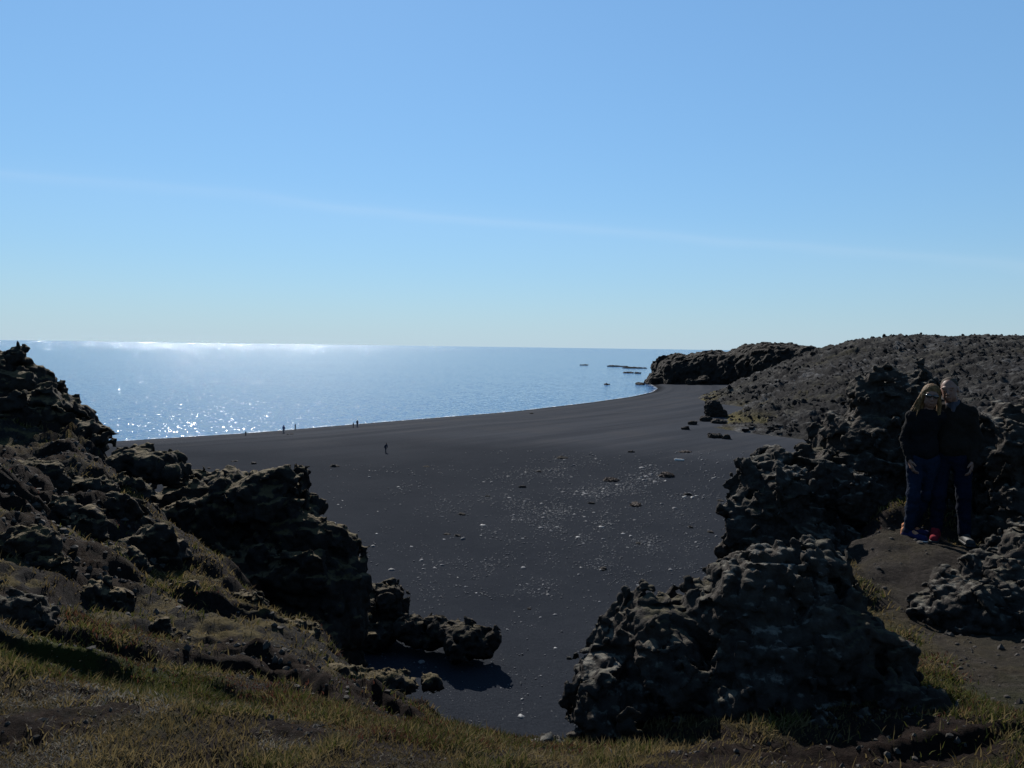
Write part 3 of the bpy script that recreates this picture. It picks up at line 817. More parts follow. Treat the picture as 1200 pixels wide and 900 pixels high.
rock('cliff', M['rock_mid'], [
    pb(225, 640, 15.5, 45, 70, 1.2), pb(270, 630, 15.8, 55, 62, 1.2), pb(320, 620, 15.8, 45, 56, 1.1), pb(338, 590, 16, 24, 28, .7), pb(300, 585, 16.2, 60, 22, .9), pb(355, 640, 15.5, 26, 55, .8), pb(370, 680, 15.2, 34, 50, .8), pb(385, 700, 15, 26, 44, .7),
    pb(400, 735, 14.6, 22, 32, .6), pb(362, 630, 15.4, 22, 40, .7), pb(350, 660, 15.2, 50, 60, .8), pb(405, 705, 14.7, 12, 30, .4), pb(330, 700, 14.8, 70, 70, 1.0), pb(280, 690, 14.9, 60, 60, 1.0), pb(360, 760, 14.4, 60, 60, 1.0), pb(230, 580, 16, 40, 18, .7), pb(205, 592, 15.6, 40, 24, .8), pb(380, 830, 14.8, 55, 70, 1.2), pb(300, 800, 15, 80, 90, 1.2)],
    .045, MIDR, 'sheer dark lava cliff in the middle left, dropping to the sand', k=.18, seed=118, cat='cliff')
small = [(95, 618, 9.0, 26, 20, 'dark rounded rock on the left slope, below the peaked crag'), (148, 606, 10.2, 36, 24, 'broad dark rock high on the left slope beside the cliff'), (180, 655, 8.9, 38, 34, 'square dark boulder above the strip of straw grass'),
         (22, 722, 4.9, 40, 24, 'dark hollow-fronted rock at the left edge, low on the slope'), (194, 752, 5.9, 24, 24, 'small knobbly rock standing in the turf, left of centre'), (30, 640, 6.7, 40, 20, 'mossy rock at the left edge, halfway up the slope'),
         (290, 715, 8.6, 34, 18, 'rock in the ridge of turf in front of the cliff foot'), (262, 812, 4.7, 22, 15, 'small rock half sunk in turf above the red heath'), (340, 745, 7.6, 36, 16, 'ledge of rock along the turf ridge below the cliff'),
         (455, 800, 6.0, 36, 12, 'dark ledge of rock along the lip of the turf'), (505, 800, 6.1, 14, 10, 'little rock at the lip of the turf over the beach'), (640, 874, 3.95, 24, 12, 'small rock in the turf beside the big right rock'),
         (100, 575, 11, 36, 15, 'low mossy ledge under the peaked crag'), (215, 705, 7.6, 30, 18, 'low dark rock below the square boulder'), (400, 795, 6.1, 40, 12, 'dark earth-covered ledge in the middle of the turf slope'),
         (55, 668, 6.6, 34, 17, 'low dark rock above the hollow-fronted rock at the left edge'), (120, 705, 6.6, 36, 18, 'wide low rock below the mossy middle of the left slope'), (45, 560, 10.4, 34, 20, 'rugged rock under the horned crag at the left edge'),
         (140, 660, 8.0, 30, 16, 'dark ledge just left of the square boulder'), (70, 600, 9.0, 22, 15, 'small dark rock left of the rounded one under the peaked crag'), (150, 575, 11.6, 26, 14, 'dark rock below the lump that overlooks the beach'),
         (285, 770, 6.6, 26, 12, 'small dark rock at the top of the bare brown earth'), (225, 755, 6.4, 20, 12, 'little dark rock right of the knobbly one in the turf')]
for i, (px, py, d, rx, ry, lab) in enumerate(small):
    s = d / FPX; r0 = min(rx, ry) * s
    rock('hillside_rock', M['rock_mid' if d > 5 else 'rock_near'], [pb(px, py, d, rx * .75, ry, rx * s * .5), pb(px - rx * .4, py + ry * .3, d - .05, rx * .55, ry * .7, rx * s * .4), pb(px + rx * .4, py + ry * .2, d, rx * .55, ry * .75, rx * s * .4)],
         max(.012, d * .0024), [(r0 * 2, r0 * .45, 3, False), (r0 * .9, r0 * .34, 1, 's'), (r0 * .4, r0 * .18, 1, 's')], lab, 'rocks in the left turf slope', k=.3, seed=200 + i)

# ------------------------------------------------------------------ grass
fa = hv[hf]                     # quads
fc = fa.mean(1); e1 = fa[:, 2] - fa[:, 0]; e2 = fa[:, 3] - fa[:, 1]
fn_ = np.cross(e1, e2); fn_ *= np.sign(fn_[:, 2:3]); area = np.linalg.norm(fn_, axis=1) / 2; fnz = fn_[:, 2] / np.maximum(2 * area, 1e-9)
dist = np.linalg.norm(fc - CAM, axis=1)
pmf = hpm[hf].mean(1)
vis = (fc[:, 1] > 1.5) & (fc[:, 2] > 15.5) & (dist < 19)
nA = fbm(fc, .8, 3, 301); nB = fbm(fc, .45, 2, 305); nC = fbm(fc, 1.7, 2, 307)


def grass(name, mat, dens, length, label, n_max, seed, lean=.7, wid=.0028):
    r = np.random.default_rng(seed)
    wgt = area * dens; wgt = np.where(vis, wgt, 0); tot = wgt.sum(); n = int(min(n_max, tot))
    fi = r.choice(len(wgt), n, p=wgt / tot)
    u, v = r.random((2, n, 1)); q = fa[fi]
    p = (q[:, 0] * (1 - u) + q[:, 1] * u) * (1 - v) + (q[:, 3] * (1 - u) + q[:, 2] * u) * v
    dd = dist[fi]
    L = length * r.uniform(.35, 1.25, n) * (.55 + .9 * smooth(nB[fi], -.3, .3)) * np.clip(.75 + dd * .05, .8, 1.4); a = r.uniform(0, 2 * np.pi, n)
    ln = lean * r.uniform(.3, 1.3, n)
    dr = np.stack([np.cos(a) * ln + .25, np.sin(a) * ln, np.ones(n)], -1); dr /= np.linalg.norm(dr, axis=1)[:, None]
    b = r.uniform(0, 2 * np.pi, n); sd_ = np.stack([np.cos(b), np.sin(b), 0 * b], -1) * (wid * np.clip(dd / 3.5, .8, 3.0))[:, None]
    p = p - [0, 0, .006]
    m1 = p + dr * (L * .55)[:, None]; tip = p + dr * L[:, None] + np.stack([np.cos(a) * L * .25 * ln, np.sin(a) * L * .25 * ln, -L * .18 * ln], -1)
    V = np.stack([p - sd_, p + sd_, m1 + sd_ * .7, m1 - sd_ * .7, tip], 1).reshape(-1, 3)
    k = np.arange(n)[:, None] * 5
    T = np.concatenate([k + [[0, 1, 2]], k + [[0, 2, 3]], k + [[3, 2, 4]]])
    me = mesh_of(name, V, T, False); attr(me, 'tint', np.repeat(np.clip(.55 * r.random(n) + .5 * smooth(nA[fi] + nB[fi], -.35, .35), 0, 1), 5))
    tag(link(name, me, mat), label, kind='stuff')


near = np.clip(5.0 / dist, .28, 1.75) ** 2.3
flat = smooth(fnz, .45, .75) * (1 - pmf) * (1 - .93 * hsoil_shade[hf].mean(1)) * (1 - .75 * smooth(hrk[hf].mean(1), .2, .8))
grass('dry_grass', M['straw'], 7500 * near * flat * (.4 + .6 * smooth(nA, -.38, .08)), .055, 'short dry straw-coloured grass over the near slopes', 150000, 1)
grass('green_grass', M['green'], 3000 * near * flat * np.maximum(smooth(nB + nC * .7, .02, .25), 3 * hmoss[hf].mean(1)), .05, 'short green grass and moss in patches on the near slopes', 80000, 2)
grass('bleached_grass', M['bleached'], 2600 * near * flat * smooth(nA - nB, .12, .35) * smooth(-fc[:, 0], -.6, .8) * (dist < 6), .055, 'bleached pale grass leaning in the left foreground', 11000, 3, 1.0)
grass('red_heath', M['red'], 7500 * near * flat * smooth(nC - nA * .5, .06, .24), .04, 'low reddish heath in patches on the near slopes', 40000, 4)


wr_ = area * vis * (hsoil_shade[hf].mean(1) * 1.0 + .35 * hrk[hf].mean(1) + .12 * pmf) * np.clip(6 / dist, .4, 2)
r = np.random.default_rng(13); sel = r.choice(len(fc), 3200, p=wr_ / wr_.sum())
import bmesh
bm = bmesh.new(); bmesh.ops.create_icosphere(bm, subdivisions=1, radius=1)
bv = np.array([v.co[:] for v in bm.verts]); bfc = np.array([[v.index for v in f.verts] for f in bm.faces]); bm.free()
sz = np.clip(r.lognormal(-4.3, .6, len(sel)), .006, .032) * np.clip(dist[sel] / 6, .7, 1.6)
V = bv[None] * (1 + r.uniform(-.4, .4, (len(sel), len(bv), 1))) * r.uniform(.6, 1, (len(sel), 1, 3)) * sz[:, None, None] + fc[sel][:, None]
tag(link('rubble', mesh_of('rubble', V.reshape(-1, 3), (np.arange(len(sel))[:, None, None] * len(bv) + bfc[None]).reshape(-1, 3), False), M['stone_path']), 'loose dark lava rubble and crumbs of soil on the slopes', kind='stuff')
r = np.random.default_rng(12); sel = r.choice(len(fc), 520, p=(area * pmf * vis + area * .02 * vis * (dist < 7)) / (area * pmf * vis + area * .02 * vis * (dist < 7)).sum())
import bmesh
bm = bmesh.new(); bmesh.ops.create_icosphere(bm, subdivisions=1, radius=1)
bv = np.array([v.co[:] for v in bm.verts]); bfc = np.array([[v.index for v in f.verts] for f in bm.faces]); bm.free()
sz = np.clip(r.lognormal(-4.75, .5, len(sel)), .004, .028)
V = bv[None] * (1 + r.uniform(-.3, .3, (len(sel), len(bv), 1))) * [1, .8, .6] * sz[:, None, None] + (fc[sel] + r.normal(0, .01, (len(sel), 3)) * [1, 1, 0])[:, None]
tag(link('path_gravel', mesh_of('path_gravel', V.reshape(-1, 3), (np.arange(len(sel))[:, None, None] * len(bv) + bfc[None]).reshape(-1, 3)), M['stone_path']), 'loose grit and small stones on the dirt path', kind='stuff')

# ------------------------------------------------------------------ stones on the beach
def stone_mesh(name, seed, mat, sub=2):
    import bmesh
    bm = bmesh.new(); bmesh.ops.create_icosphere(bm, subdivisions=sub, radius=1)
    me = bpy.data.meshes.new(name)
    r = np.random.default_rng(seed); sc = np.array([1, r.uniform(.65, .95), r.uniform(.42, .62)])
    for v in bm.verts:
        p = np.array(v.co); n = perlin(p[None] * 1.3 + seed * 7.7, seed)[0] * .45 + perlin(p[None] * 3.1 + seed, seed)[0] * .16
        p = p * (1 + n) * sc; p[2] = max(p[2], -.25); v.co = p
    for f in bm.faces: f.smooth = True
    bm.to_mesh(me); bm.free(); me.materials.append(mat); return me


pale = [stone_mesh('pale_stone', 10 + i, M['stone_pale']) for i in range(5)]
grey = [stone_mesh('grey_stone', 30 + i, M['stone_grey']) for i in range(5)]
dark = [stone_mesh('dark_boulder', 50 + i, M['boulder'], 3) for i in range(4)]


def put_stone(name, me, px, py, rpx, label, group, z=2.7, cat='stone', sink=.12):
    g = G(px, py, z); g = G(px, py, ground(g[0], g[1])); s = g[1] / FPX * rpx
    o = link(name, me); o.location = (g[0], g[1], ground(g[0], g[1]) - sink * s); o.rotation_euler = (0, 0, random.uniform(0, 6.28))
    o.scale = (s, s, s * random.uniform(.85, 1.2)); tag(o, label, cat, group); return o


marks = [(392, 547, 5.5, 'dark rounded boulder alone on the sand, nearest the left cliff top'), (275, 540.5, 4.2, 'flat dark boulder, left one of a pair above the left cliff'), (297, 543.5, 4.5, 'dark boulder, right one of a pair above the left cliff'),
         (245, 549, 3, 'small dark boulder just right of the dark rock lump'), (541, 603, 5, 'dark boulder on open sand in the centre of the beach'), (659, 537, 6.5, 'dark mound-like boulder on the far sand at centre'), (693, 590, 4.5, 'dark boulder among the pale stones of mid beach'),
         (707, 667, 7, 'round dark boulder on the near sand beside the right rock'), (620, 713.5, 3, 'small black stone on the near sand above the rock wall end'), (500, 547, 4, 'small dark boulder on the far sand left of centre'), (612, 571, 5, 'flat dark slab among stones in mid beach'),
         (571, 582, 3, 'small dark stone left of the flat slab'), (806, 580, 5.5, 'dark boulder between the seaweed heaps and the right crag'), (845, 587, 5, 'dark boulder close left of the right crag'), (833, 624, 4.5, 'dark boulder near the foot of the right crag'), (809, 618, 3.5, 'small dark boulder left of the crag foot'),
         (536, 628, 4, 'dark flat stone below the central boulder'), (524, 626, 4, 'grey-topped dark stone below the central boulder'), (632, 553, 4, 'small dark boulder on the far sand right of centre'), (748, 637, 4, 'dark stone on the near sand left of the crag'), (623, 484.5, 2.2, 'tiny dark boulder at the waterline'),
         (337, 507, 2.2, 'dark low boulder just right of the blue-coated walker'), (342, 506.4, 2.2, 'second dark low boulder right of the blue-coated walker'), (740, 530, 4, 'dark stone on the far sand near the white log')]
for i, (px, py, r, lab) in enumerate(marks):
    put_stone('beach_boulder', dark[i % 4], px, py, r, lab, 'dark boulders on the sand', cat='boulder')
for i, (px, py, r, lab) in enumerate([(566, 616, 4, 'flat white-topped stone right of the central boulder'), (611, 840, 6, 'flat pale stone on the near sand beside the right rock'), (612, 820, 2.6, 'small pale stone above the flat one on the near sand'),
                                      (494, 776, 4.5, 'pale slab on the sand under the rock wall'), (489, 761, 3, 'small pale stone at the foot of the rock wall'), (705, 618, 4, 'pale slab on the sand at the middle right')]):
    put_stone('beach_stone', pale[i % 5], px, py, r, lab, 'pale stones on the sand')


def stone_spots(n, r):
    out = []
    while len(out) < n:
        u = r.random()
        if u < .62: px, py = r.normal(745, 85), r.normal(590, 42)
        elif u < .8: px, py = r.normal(600, 90), r.uniform(550, 700)
        else: px, py = r.uniform(380, 900), r.uniform(545, 850)
        if not (330 < px < 940 and 528 < py < 862): continue
        if r.random() > .12 + 1.6 * max(0, perlin(np.array([[px / 38, py / 15, 2.5]]), 5)[0] + .12): continue
        out.append((px, py))
    return out


rs_ = np.random.default_rng(99)
for px, py in stone_spots(290, rs_):
    pl = rs_.random() < .32
    r = float(np.clip(rs_.lognormal(.6, .45), 1.1, 4.4))
    if pl: put_stone('beach_stone', pale[rs_.integers(5)], px, py, r * .8, 'small pale stone scattered with many others on the black sand', 'small pale stones on the sand')
    else: put_stone('beach_stone', grey[rs_.integers(5)], px, py, r, 'small dark grey stone scattered with many others on the black sand', 'small grey stones on the sand')
# the smaller pebbles as one mass, per colour
for nm, msh, mat, n, sd0 in (('pale_pebbles', 'p', M['stone_pale'], 1000, 5), ('grey_pebbles', 'g', M['stone_grey'], 6500, 6)):
    r = np.random.default_rng(sd0); sp = np.array(stone_spots(n, r))
    import bmesh
    bm = bmesh.new(); bmesh.ops.create_icosphere(bm, subdivisions=1, radius=1)
    bv = np.array([v.co[:] for v in bm.verts]); bfc = np.array([[v.index for v in f.verts] for f in bm.faces]); bm.free()
    gp = np.array([G(a, b, 2.7) for a, b in sp]); gz = beach_z(gp[:, 0], gp[:, 1])
    s = gp[:, 1] / FPX * np.clip(r.lognormal(-.15, .35, n), .5, 1.5) * (.8 if msh == 'p' else 1)
    a = r.uniform(0, 6.28, n); ca, sa = np.cos(a), np.sin(a); fl = r.uniform(.4, .65, n); asp = r.uniform(.6, 1, n)
    jit = 1 + r.uniform(-.25, .25, (n, len(bv)))
    V = bv[None] * jit[..., None]; vx = V[..., 0]; vy = V[..., 1] * asp[:, None]
    V = np.stack([vx * ca[:, None] - vy * sa[:, None], vx * sa[:, None] + vy * ca[:, None], V[..., 2] * fl[:, None]], -1) * s[:, None, None]
    V = V + np.stack([gp[:, 0], gp[:, 1], gz + s * .15], -1)[:, None]
    T = (np.arange(n)[:, None, None] * len(bv) + bfc[None]).reshape(-1, 3)
    tag(link(nm, mesh_of(nm, V.reshape(-1, 3), T), mat), ('pale' if msh == 'p' else 'dark grey') + ' pebbles strewn over the black sand', kind='stuff')

# seaweed heaps and the white log
for i, (px, py, rx, rz, lab) in enumerate([(781, 558, 10, .55, 'dark brown heap of dried seaweed, largest on the beach'), (716, 563, 10, .35, 'reddish heap of dried seaweed on the stony sand'), (745, 592, 7, .3, 'small reddish heap of seaweed in mid beach'), (803, 530, 8, .25, 'thin line of seaweed beside the white log')]):
    g = G(px, py, 2.7); s = g[1] / FPX
    rock('seaweed_heap', M['weed'], [(g + [0, 0, 0], (rx * s * .6, 1.0, rz)), (g + [rx * s * .5, .2, -.05], (rx * s * .45, .7, rz * .7)), (g + [-rx * s * .5, -.2, -.08], (rx * s * .45, .7, rz * .7))], .06,
         [(.5, .2, 3, True), (.16, .08, 2, True)], lab, 'seaweed heaps on the beach', seed=400 + i, cat='seaweed', floor=2.2)
f = Field((-.9, -.25, -.2), (.9, .25, .25), .02)
f.cone((-.7, 0, 0), (.7, .05, .03), .13, .10); f.cone((.3, .03, .02), (.45, -.12, .12), .05, .03); f.cone((-.4, 0, .05), (-.5, .08, .16), .05, .03)
f.noise(lambda p: .02 * fbm(p * [1, 4, 4], .3, 3, 77), .06)
pos, q = f.mesh(); g = G(796, 540, 2.7)
o = link('driftwood_log', mesh_of('driftwood_log', pos, q), M['wood']); o.location = (g[0], g[1], ground(g[0], g[1]) + .1); o.rotation_euler = (0, 0, -.4); o.scale = (1.0, 1.3, 1.6)
tag(o, 'short white driftwood log lying among the stones', 'log')

# ------------------------------------------------------------------ people
def cloth(name, a, b, sc=60):
    t = NT(name); t.bump(t.noise(sc, 4), .01, .5)
    return t.base(t.ramp(t.noise(9, 4), [(.3, a), (.7, b)]), .95, .06)


M['skin'] = plain('skin', (.13, .068, .048), .6, .25, .15, 25)
M['jeans_w'] = cloth('blue_jeans', (.004, .0075, .0155), (.0075, .0135, .028))
M['jeans_m'] = cloth('dark_blue_jeans', (.003, .0045, .0105), (.005, .0075, .017))
M['sweater'] = cloth('black_knit', (.004, .004, .0045), (.007, .007, .008))
M['jacket'] = cloth('dark_brown_jacket', (.007, .006, .005), (.012, .0095, .008))
M['shirt'] = cloth('grey_shirt', (.03, .03, .038), (.045, .045, .055))
M['hair_w'] = plain('blonde_brown_hair', (.075, .043, .018), .7, .08, .6, 45, .004)
M['hair_m'] = plain('short_brown_hair', (.035, .026, .018), .8, .06, .4, 80, .004)
M['lens'] = plain('dark_lens', (.01, .01, .012), .15, .5)
M['shoe_blue'] = cloth('blue_shoe', (.009, .010, .030), (.015, .016, .05))
M['shoe_orange'] = cloth('orange_trim', (.25, .10, .05), (.34, .16, .09))
M['shoe_red'] = cloth('red_shoe', (.10, .008, .014), (.15, .014, .02))
M['shoe_black'] = plain('black_shoe', (.012, .012, .012), .7, .3)
M['sole'] = plain('pale_sole', (.42, .37, .33), .8, .2)

V3 = np.array


def hand(f, wrist, tip_dir, palm_n, side, k=.008):
    """five fingers and a thumb curled a little, rooted in a palm"""
    w_ = V3(wrist); d = V3(tip_dir, float); d /= np.linalg.norm(d); n = V3(palm_n, float); n -= d * (n @ d); n /= np.linalg.norm(n); s = np.cross(d, n) * side
    palm = w_ + d * .05
    for q in (-1.2, -.4, .4, 1.2): f.cone(w_ + s * q * .012, w_ + d * .085 + s * q * .019, .015, .0125, .012)
    for q, L in zip((-1.25, -.42, .42, 1.25), (.062, .076, .082, .072)):
        b = w_ + d * .088 + s * q * .0195; m1 = b + d * L * .5 + n * .008; m2 = m1 + (d * .8 + n * .65) * L * .33; m3 = m2 + (d * .45 + n * .9) * L * .25
        f.cone(b, m1, .0095, .0088, k); f.cone(m1, m2, .0088, .008, .004); f.cone(m2, m3, .008, .0068, .004)
    tb = w_ + d * .025 + s * .022; t1 = tb + s * .026 + d * .03 + n * .012; t2 = t1 + d * .028 + n * .012 + s * .004
    f.cone(tb, t1, .0125, .0105, .01); f.cone(t1, t2, .0105, .0085, .004)


def limb(f, pts, rs, infl=0, k=.03):
    for a, b, r1, r2 in zip(pts[:-1], pts[1:], rs[:-1], rs[1:]): f.cone(a, b, r1 + infl, r2 + infl, k)


def head(f, c, face, up_, s=1.0):
    c = V3(c, float); fd = V3(face, float); fd /= np.linalg.norm(fd); u = V3(up_, float); u -= fd * (u @ fd); u /= np.linalg.norm(u); r = np.cross(u, fd)
    R = np.stack([r, -fd, u], 1)       # columns: right, back, up

    def L(x, y, z): return c + s * (r * x - fd * y + u * z)
    f.ell(L(0, .012, .03), V3((.074, .094, .088)) * s, .02, R)
    f.ell(L(0, -.022, -.03), V3((.060, .070, .082)) * s, .03, R)
    f.cone(L(-.03, -.03, -.07), L(.03, -.03, -.07), .026 * s, .026 * s, .03); f.cone(L(0, -.06, -.095), L(0, -.05, -.09), .02 * s, .02 * s, .02)
    f.cone(L(0, -.088, .012), L(0, -.112, -.03), .009 * s, .014 * s, .012); f.cone(L(-.012, -.1, -.034), L(.012, -.1, -.034), .008 * s, .008 * s, .006)
    f.cone(L(-.045, -.078, .03), L(.045, -.078, .03), .012 * s, .012 * s, .015)
    f.cone(L(-.02, -.092, -.062), L(.02, -.092, -.062), .0075 * s, .0075 * s, .006); f.cone(L(-.016, -.09, -.074), L(.016, -.09, -.074), .008 * s, .008 * s, .006)
    for q in (-1, 1):
        f.ell(L(.031 * q, -.094, .008), V3((.016, .012, .010)) * s, 0, R, True)
        f.ell(L(.031 * q, -.080, .008), V3((.012, .012, .011)) * s, .003, R)
        f.ell(L(.076 * q, .012, -.005), V3((.010, .02, .032)) * s, .008, R)
    return L, R


def finish(f, name, mat, parent):
    pos, q = f.mesh(); return link(name, mesh_of(name, pos, q), mat, parent)


def shoe(root, heel, toe, mat, solemat, trim=None, label=None):
    h, t_ = V3(heel, float), V3(toe, float); d = (t_ - h) / np.linalg.norm(t_ - h)
    lo, hi = np.minimum(h, t_) - [.12, .12, .02], np.maximum(h, t_) + [.12, .12, .16]
    f = Field(lo, hi, .006)
    f.cone(h + [0, 0, .045], t_ - d * .03 + [0, 0, .038], .043, .04, .02); f.cone(h + [0, 0, .05] + d * .015, h + d * .03 + [0, 0, .105], .043, .044, .03); f.cone(h + d * .07 + [0, 0, .055], h + d * .05 + [0, 0, .095], .04, .038, .03)
    f.f = np.maximum(f.f, (lo[2] + .006 * np.arange(f.n[2]) < .018)[None, None] * 1.0 + -9 * (lo[2] + .006 * np.arange(f.n[2]) >= .018)[None, None]).astype(np.float32)
    o = finish(f, 'shoe', mat, root)
    if label: o['label'] = label
    f = Field(lo, hi, .006)
    f.cone(h + [0, 0, .012], t_ - d * .03 + [0, 0, .012], .046, .044, 0)
    zz = lo[2] + .006 * np.arange(f.n[2]); f.f = np.maximum(f.f, np.maximum(-zz, zz - .024)[None, None]).astype(np.float32)
    finish(f, 'sole', solemat, o)
    if trim:
        f = Field(lo, hi, .006); f.cone(h + [0, 0, .05] - d * .004, h + [0, 0, .085] - d * .004, .044, .042, .0)
        f.cone(h + d * .06 + [0, 0, .085], h + d * .12 + [0, 0, .07], .032, .028, .01)
        finish(f, 'trim', trim, o)


def wrinkle(amp, sc, seed): return lambda p: amp * fbm(p, sc, 3, seed, .55, True)


def person(px, py, d, label, woman):
    g = P(px, py, d); root = bpy.data.objects.new('person', None); COL.objects.link(root)
    root.location = (g[0], g[1], hz1(g[0], g[1]) - .012); root.rotation_euler = (0, 0, -math.atan2(g[0], g[1]))
    tag(root, label, 'person', 'couple posing on the path')
    if woman:
        hc, face, up_ = V3((.075, -.03, 1.545)), V3((.12, -1, -.05)), V3((.10, 0, 1))
        nk = V3((.045, 0, 1.40)); sh = [V3((-.09, -.01, 1.315)), V3((.165, .02, 1.32))]; el = [V3((-.155, .01, 1.07)), V3((.24, .22, 1.13))]; wr = [V3((-.105, -.10, .865)), V3((.33, .30, 1.18))]
        hdir = [V3((.35, -.25, -1)), V3((.6, .1, .5))]; hn = [V3((.8, .3, 0)), V3((0, -1, 0))]
        hp_ = [V3((-.055, 0, .86)), V3((.105, .02, .86))]; kn = [V3((-.05, -.075, .475)), V3((.065, .07, .475))]; an = [V3((-.085, -.03, .10)), V3((-.055, .20, .10))]
        feet = [((-.115, -.01, 0), (.085, -.135, 0)), ((-.115, .215, 0), (.115, .14, 0))]
        tor = [((.03, .0, .93), .098, .85), ((.03, 0, 1.06), .088, .85), ((.03, 0, 1.2), .10, .88), ((.03, 0, 1.30), .085, .8)]
        ra, rl = [.045, .036, .029, .023], [.078, .05, .047, .034]
    else:
        hc, face, up_ = V3((.285, .09, 1.60)), V3((-.18, -1, -.08)), V3((-.14, 0, 1))
        nk = V3((.325, .14, 1.46)); sh = [V3((.175, .18, 1.375)), V3((.475, .14, 1.365))]; el = [V3((.10, .27, 1.17)), V3((.55, .16, 1.10))]; wr = [V3((.03, .235, 1.05)), V3((.515, .02, .87))]
        hdir = [V3((-.6, -.1, -.6)), V3((-.1, -.35, -1))]; hn = [V3((0, -1, 0)), V3((-.9, .2, 0))]
        hp_ = [V3((.245, .14, .90)), V3((.425, .13, .90))]; kn = [V3((.225, .08, .49)), V3((.455, .09, .49))]; an = [V3((.215, .12, .10)), V3((.475, .10, .10))]
        feet = [((.215, .14, 0), (.19, -.12, 0)), ((.475, .13, 0), (.535, -.13, 0))]
        tor = [((.335, .14, .98), .13, .78), ((.335, .14, 1.1), .132, .78), ((.335, .14, 1.24), .145, .78), ((.335, .15, 1.36), .115, .74)]
        ra, rl = [.058, .046, .038, .029], [.09, .06, .055, .04]
    pts = np.array([hc] + sh + el + wr + an + kn); lo = pts.min(0) - .24; hi = pts.max(0) + .24; lo[2] = .01; hi[2] = hc[2] + .2

    def torso(f, infl, top=True):
        for (a, ra_, sq), (b, rb_, _) in zip(tor[:-1], tor[1:]):
            f.ell((V3(a) + V3(b)) / 2, V3((ra_ + infl + .02, ra_ * sq + infl + .01, .11 + infl)), .06)
        f.cone(sh[0], sh[1], ra[0] + infl + .004, ra[0] + infl + .004, .06)
        f.cone(V3(tor[-1][0]), nk - [0, 0, .05], .07 + infl, .05 + infl, .05)
        for q in sh: f.cone(q + (nk - q) * .15, nk - [0, 0, .06], ra[0] * .75 + infl, .045 + infl, .05)

    def arms(f, infl, cut=1.0):
        for i in (0, 1):
            mid = el[i] + (wr[i] - el[i]) * .3; e = el[i] + (wr[i] - el[i]) * cut
            limb(f, [sh[i], el[i], mid, e], ra, infl)

    def legs(f, infl, flare=0):
        c = (hp_[0] + hp_[1]) / 2
        f.ell(c + [0, .01, .03], V3((.130 if woman else .145, .112, .12)) + infl, .05)
        for i in (0, 1):
            calf = kn[i] + (an[i] - kn[i]) * .32 + [0, .012, 0]
            limb(f, [hp_[i], kn[i], calf, an[i]], [rl[0], rl[1], rl[2], rl[3] + flare], infl, .04)

    f = Field(lo, hi, .0055)
    torso(f, -.004); arms(f, -.004); legs(f, -.006)
    L, R = head(f, hc, face, up_, .98 if woman else 1.04)
    f.cone(nk - [0, 0, .04], L(0, .015, -.06), .05 if woman else .062, .047 if woman else .058, .025)
    for i in (0, 1):
        hand(f, wr[i], hdir[i], hn[i], 1 if i == 0 else -1)
        f.cone(V3(feet[i][0]) + [0, 0, .04], V3(feet[i][1]) * .8 + V3(feet[i][0]) * .2 + [0, 0, .035], .03, .026, .02); f.cone(an[i], V3(feet[i][0]) + [0, 0, .05], .032, .03, .03)
    finish(f, 'body', M['skin'], root)

    f = Field(lo, hi, .009); torso(f, .014); arms(f, .014, .97)
    c = (hp_[0] + hp_[1]) / 2
    if woman: f.ell(c + [0, 0, .08], (.142, .13, .10), .05)
    else: f.ell(c + [0, 0, .10], (.172, .145, .16), .06)
    nkc = nk + [0, -.02, .045]; f.ell(nkc, (.062, .062, .06), 0, None, True)
    f.noise(wrinkle(.02, .16, 5 + woman), .05)
    jk = finish(f, 'sweater' if woman else 'jacket', M['sweater' if woman else 'jacket'], root)
    if not woman:
        f = Field(nk - [.12, .2, .22], nk + [.12, .12, .1], .006)
        f.cone(nk + [0, -.02, -.02], nk + [0, -.0, .02], .072, .064, .01); f.ell(nk + [0, -.03, .06], (.055, .06, .06), 0, None, True)
        f.cone(nk + [.0, -.105, -.075], nk + [0, -.07, -.02], .016, .035, .01)
        finish(f, 'shirt_collar', M['shirt'], root)

    f = Field(lo, hi, .009); legs(f, .010, .012); f.noise(wrinkle(.016, .13, 9 + woman), .05)
    finish(f, 'jeans', M['jeans_w' if woman else 'jeans_m'], root)
    for i in (0, 1):
        if woman: shoe(root, *feet[i], M['shoe_blue'], M['sole'], M['shoe_orange'])
        else: shoe(root, *feet[i], M['shoe_red' if i == 0 else 'shoe_black'], M['shoe_black'], None, 'red shoe' if i == 0 else None)
    # hair
    f = Field(hc - [.34, .2, .34], hc + [.22, .24, .2], .006)
    if woman:
        f.ell(L(0, .022, .045), (.088, .098, .088), .02, R)
        f.ell(L(0, -.075, -.03), (.060, .06, .085), 0, R, True)
        sw = np.random.default_rng(3)
        for j in range(34):
            a0 = L(-.045 - .035 * sw.random(), -.03 + .08 * sw.random(), .05 - .05 * sw.random()); q_ = 1.0 if j % 3 == 0 else .55; a1 = a0 + V3((-.04 * q_ - .025 * sw.random(), .01, -.11)); a2 = a1 + V3((-.10 * q_ * sw.random() - .01, .02 * sw.normal(), -.11 - .05 * sw.random()))
            f.cone(a0, a1, .016, .011, .010); f.cone(a1, a2, .011, .004, .005)
        for j in range(12):
            a0 = L(.055 + .025 * sw.random(), -.01 + .06 * sw.random(), .02); a1 = a0 + V3((.015, -.0, -.11)); a2 = a1 + V3((.01 * sw.normal(), -.02, -.09 - .03 * sw.random()))
            f.cone(a0, a1, .018, .014, .012); f.cone(a1, a2, .014, .005, .008)
        f.noise(lambda p: .006 * fbm(p * [1.6, 1.6, .35], .02, 2, 33), .02)
    else:
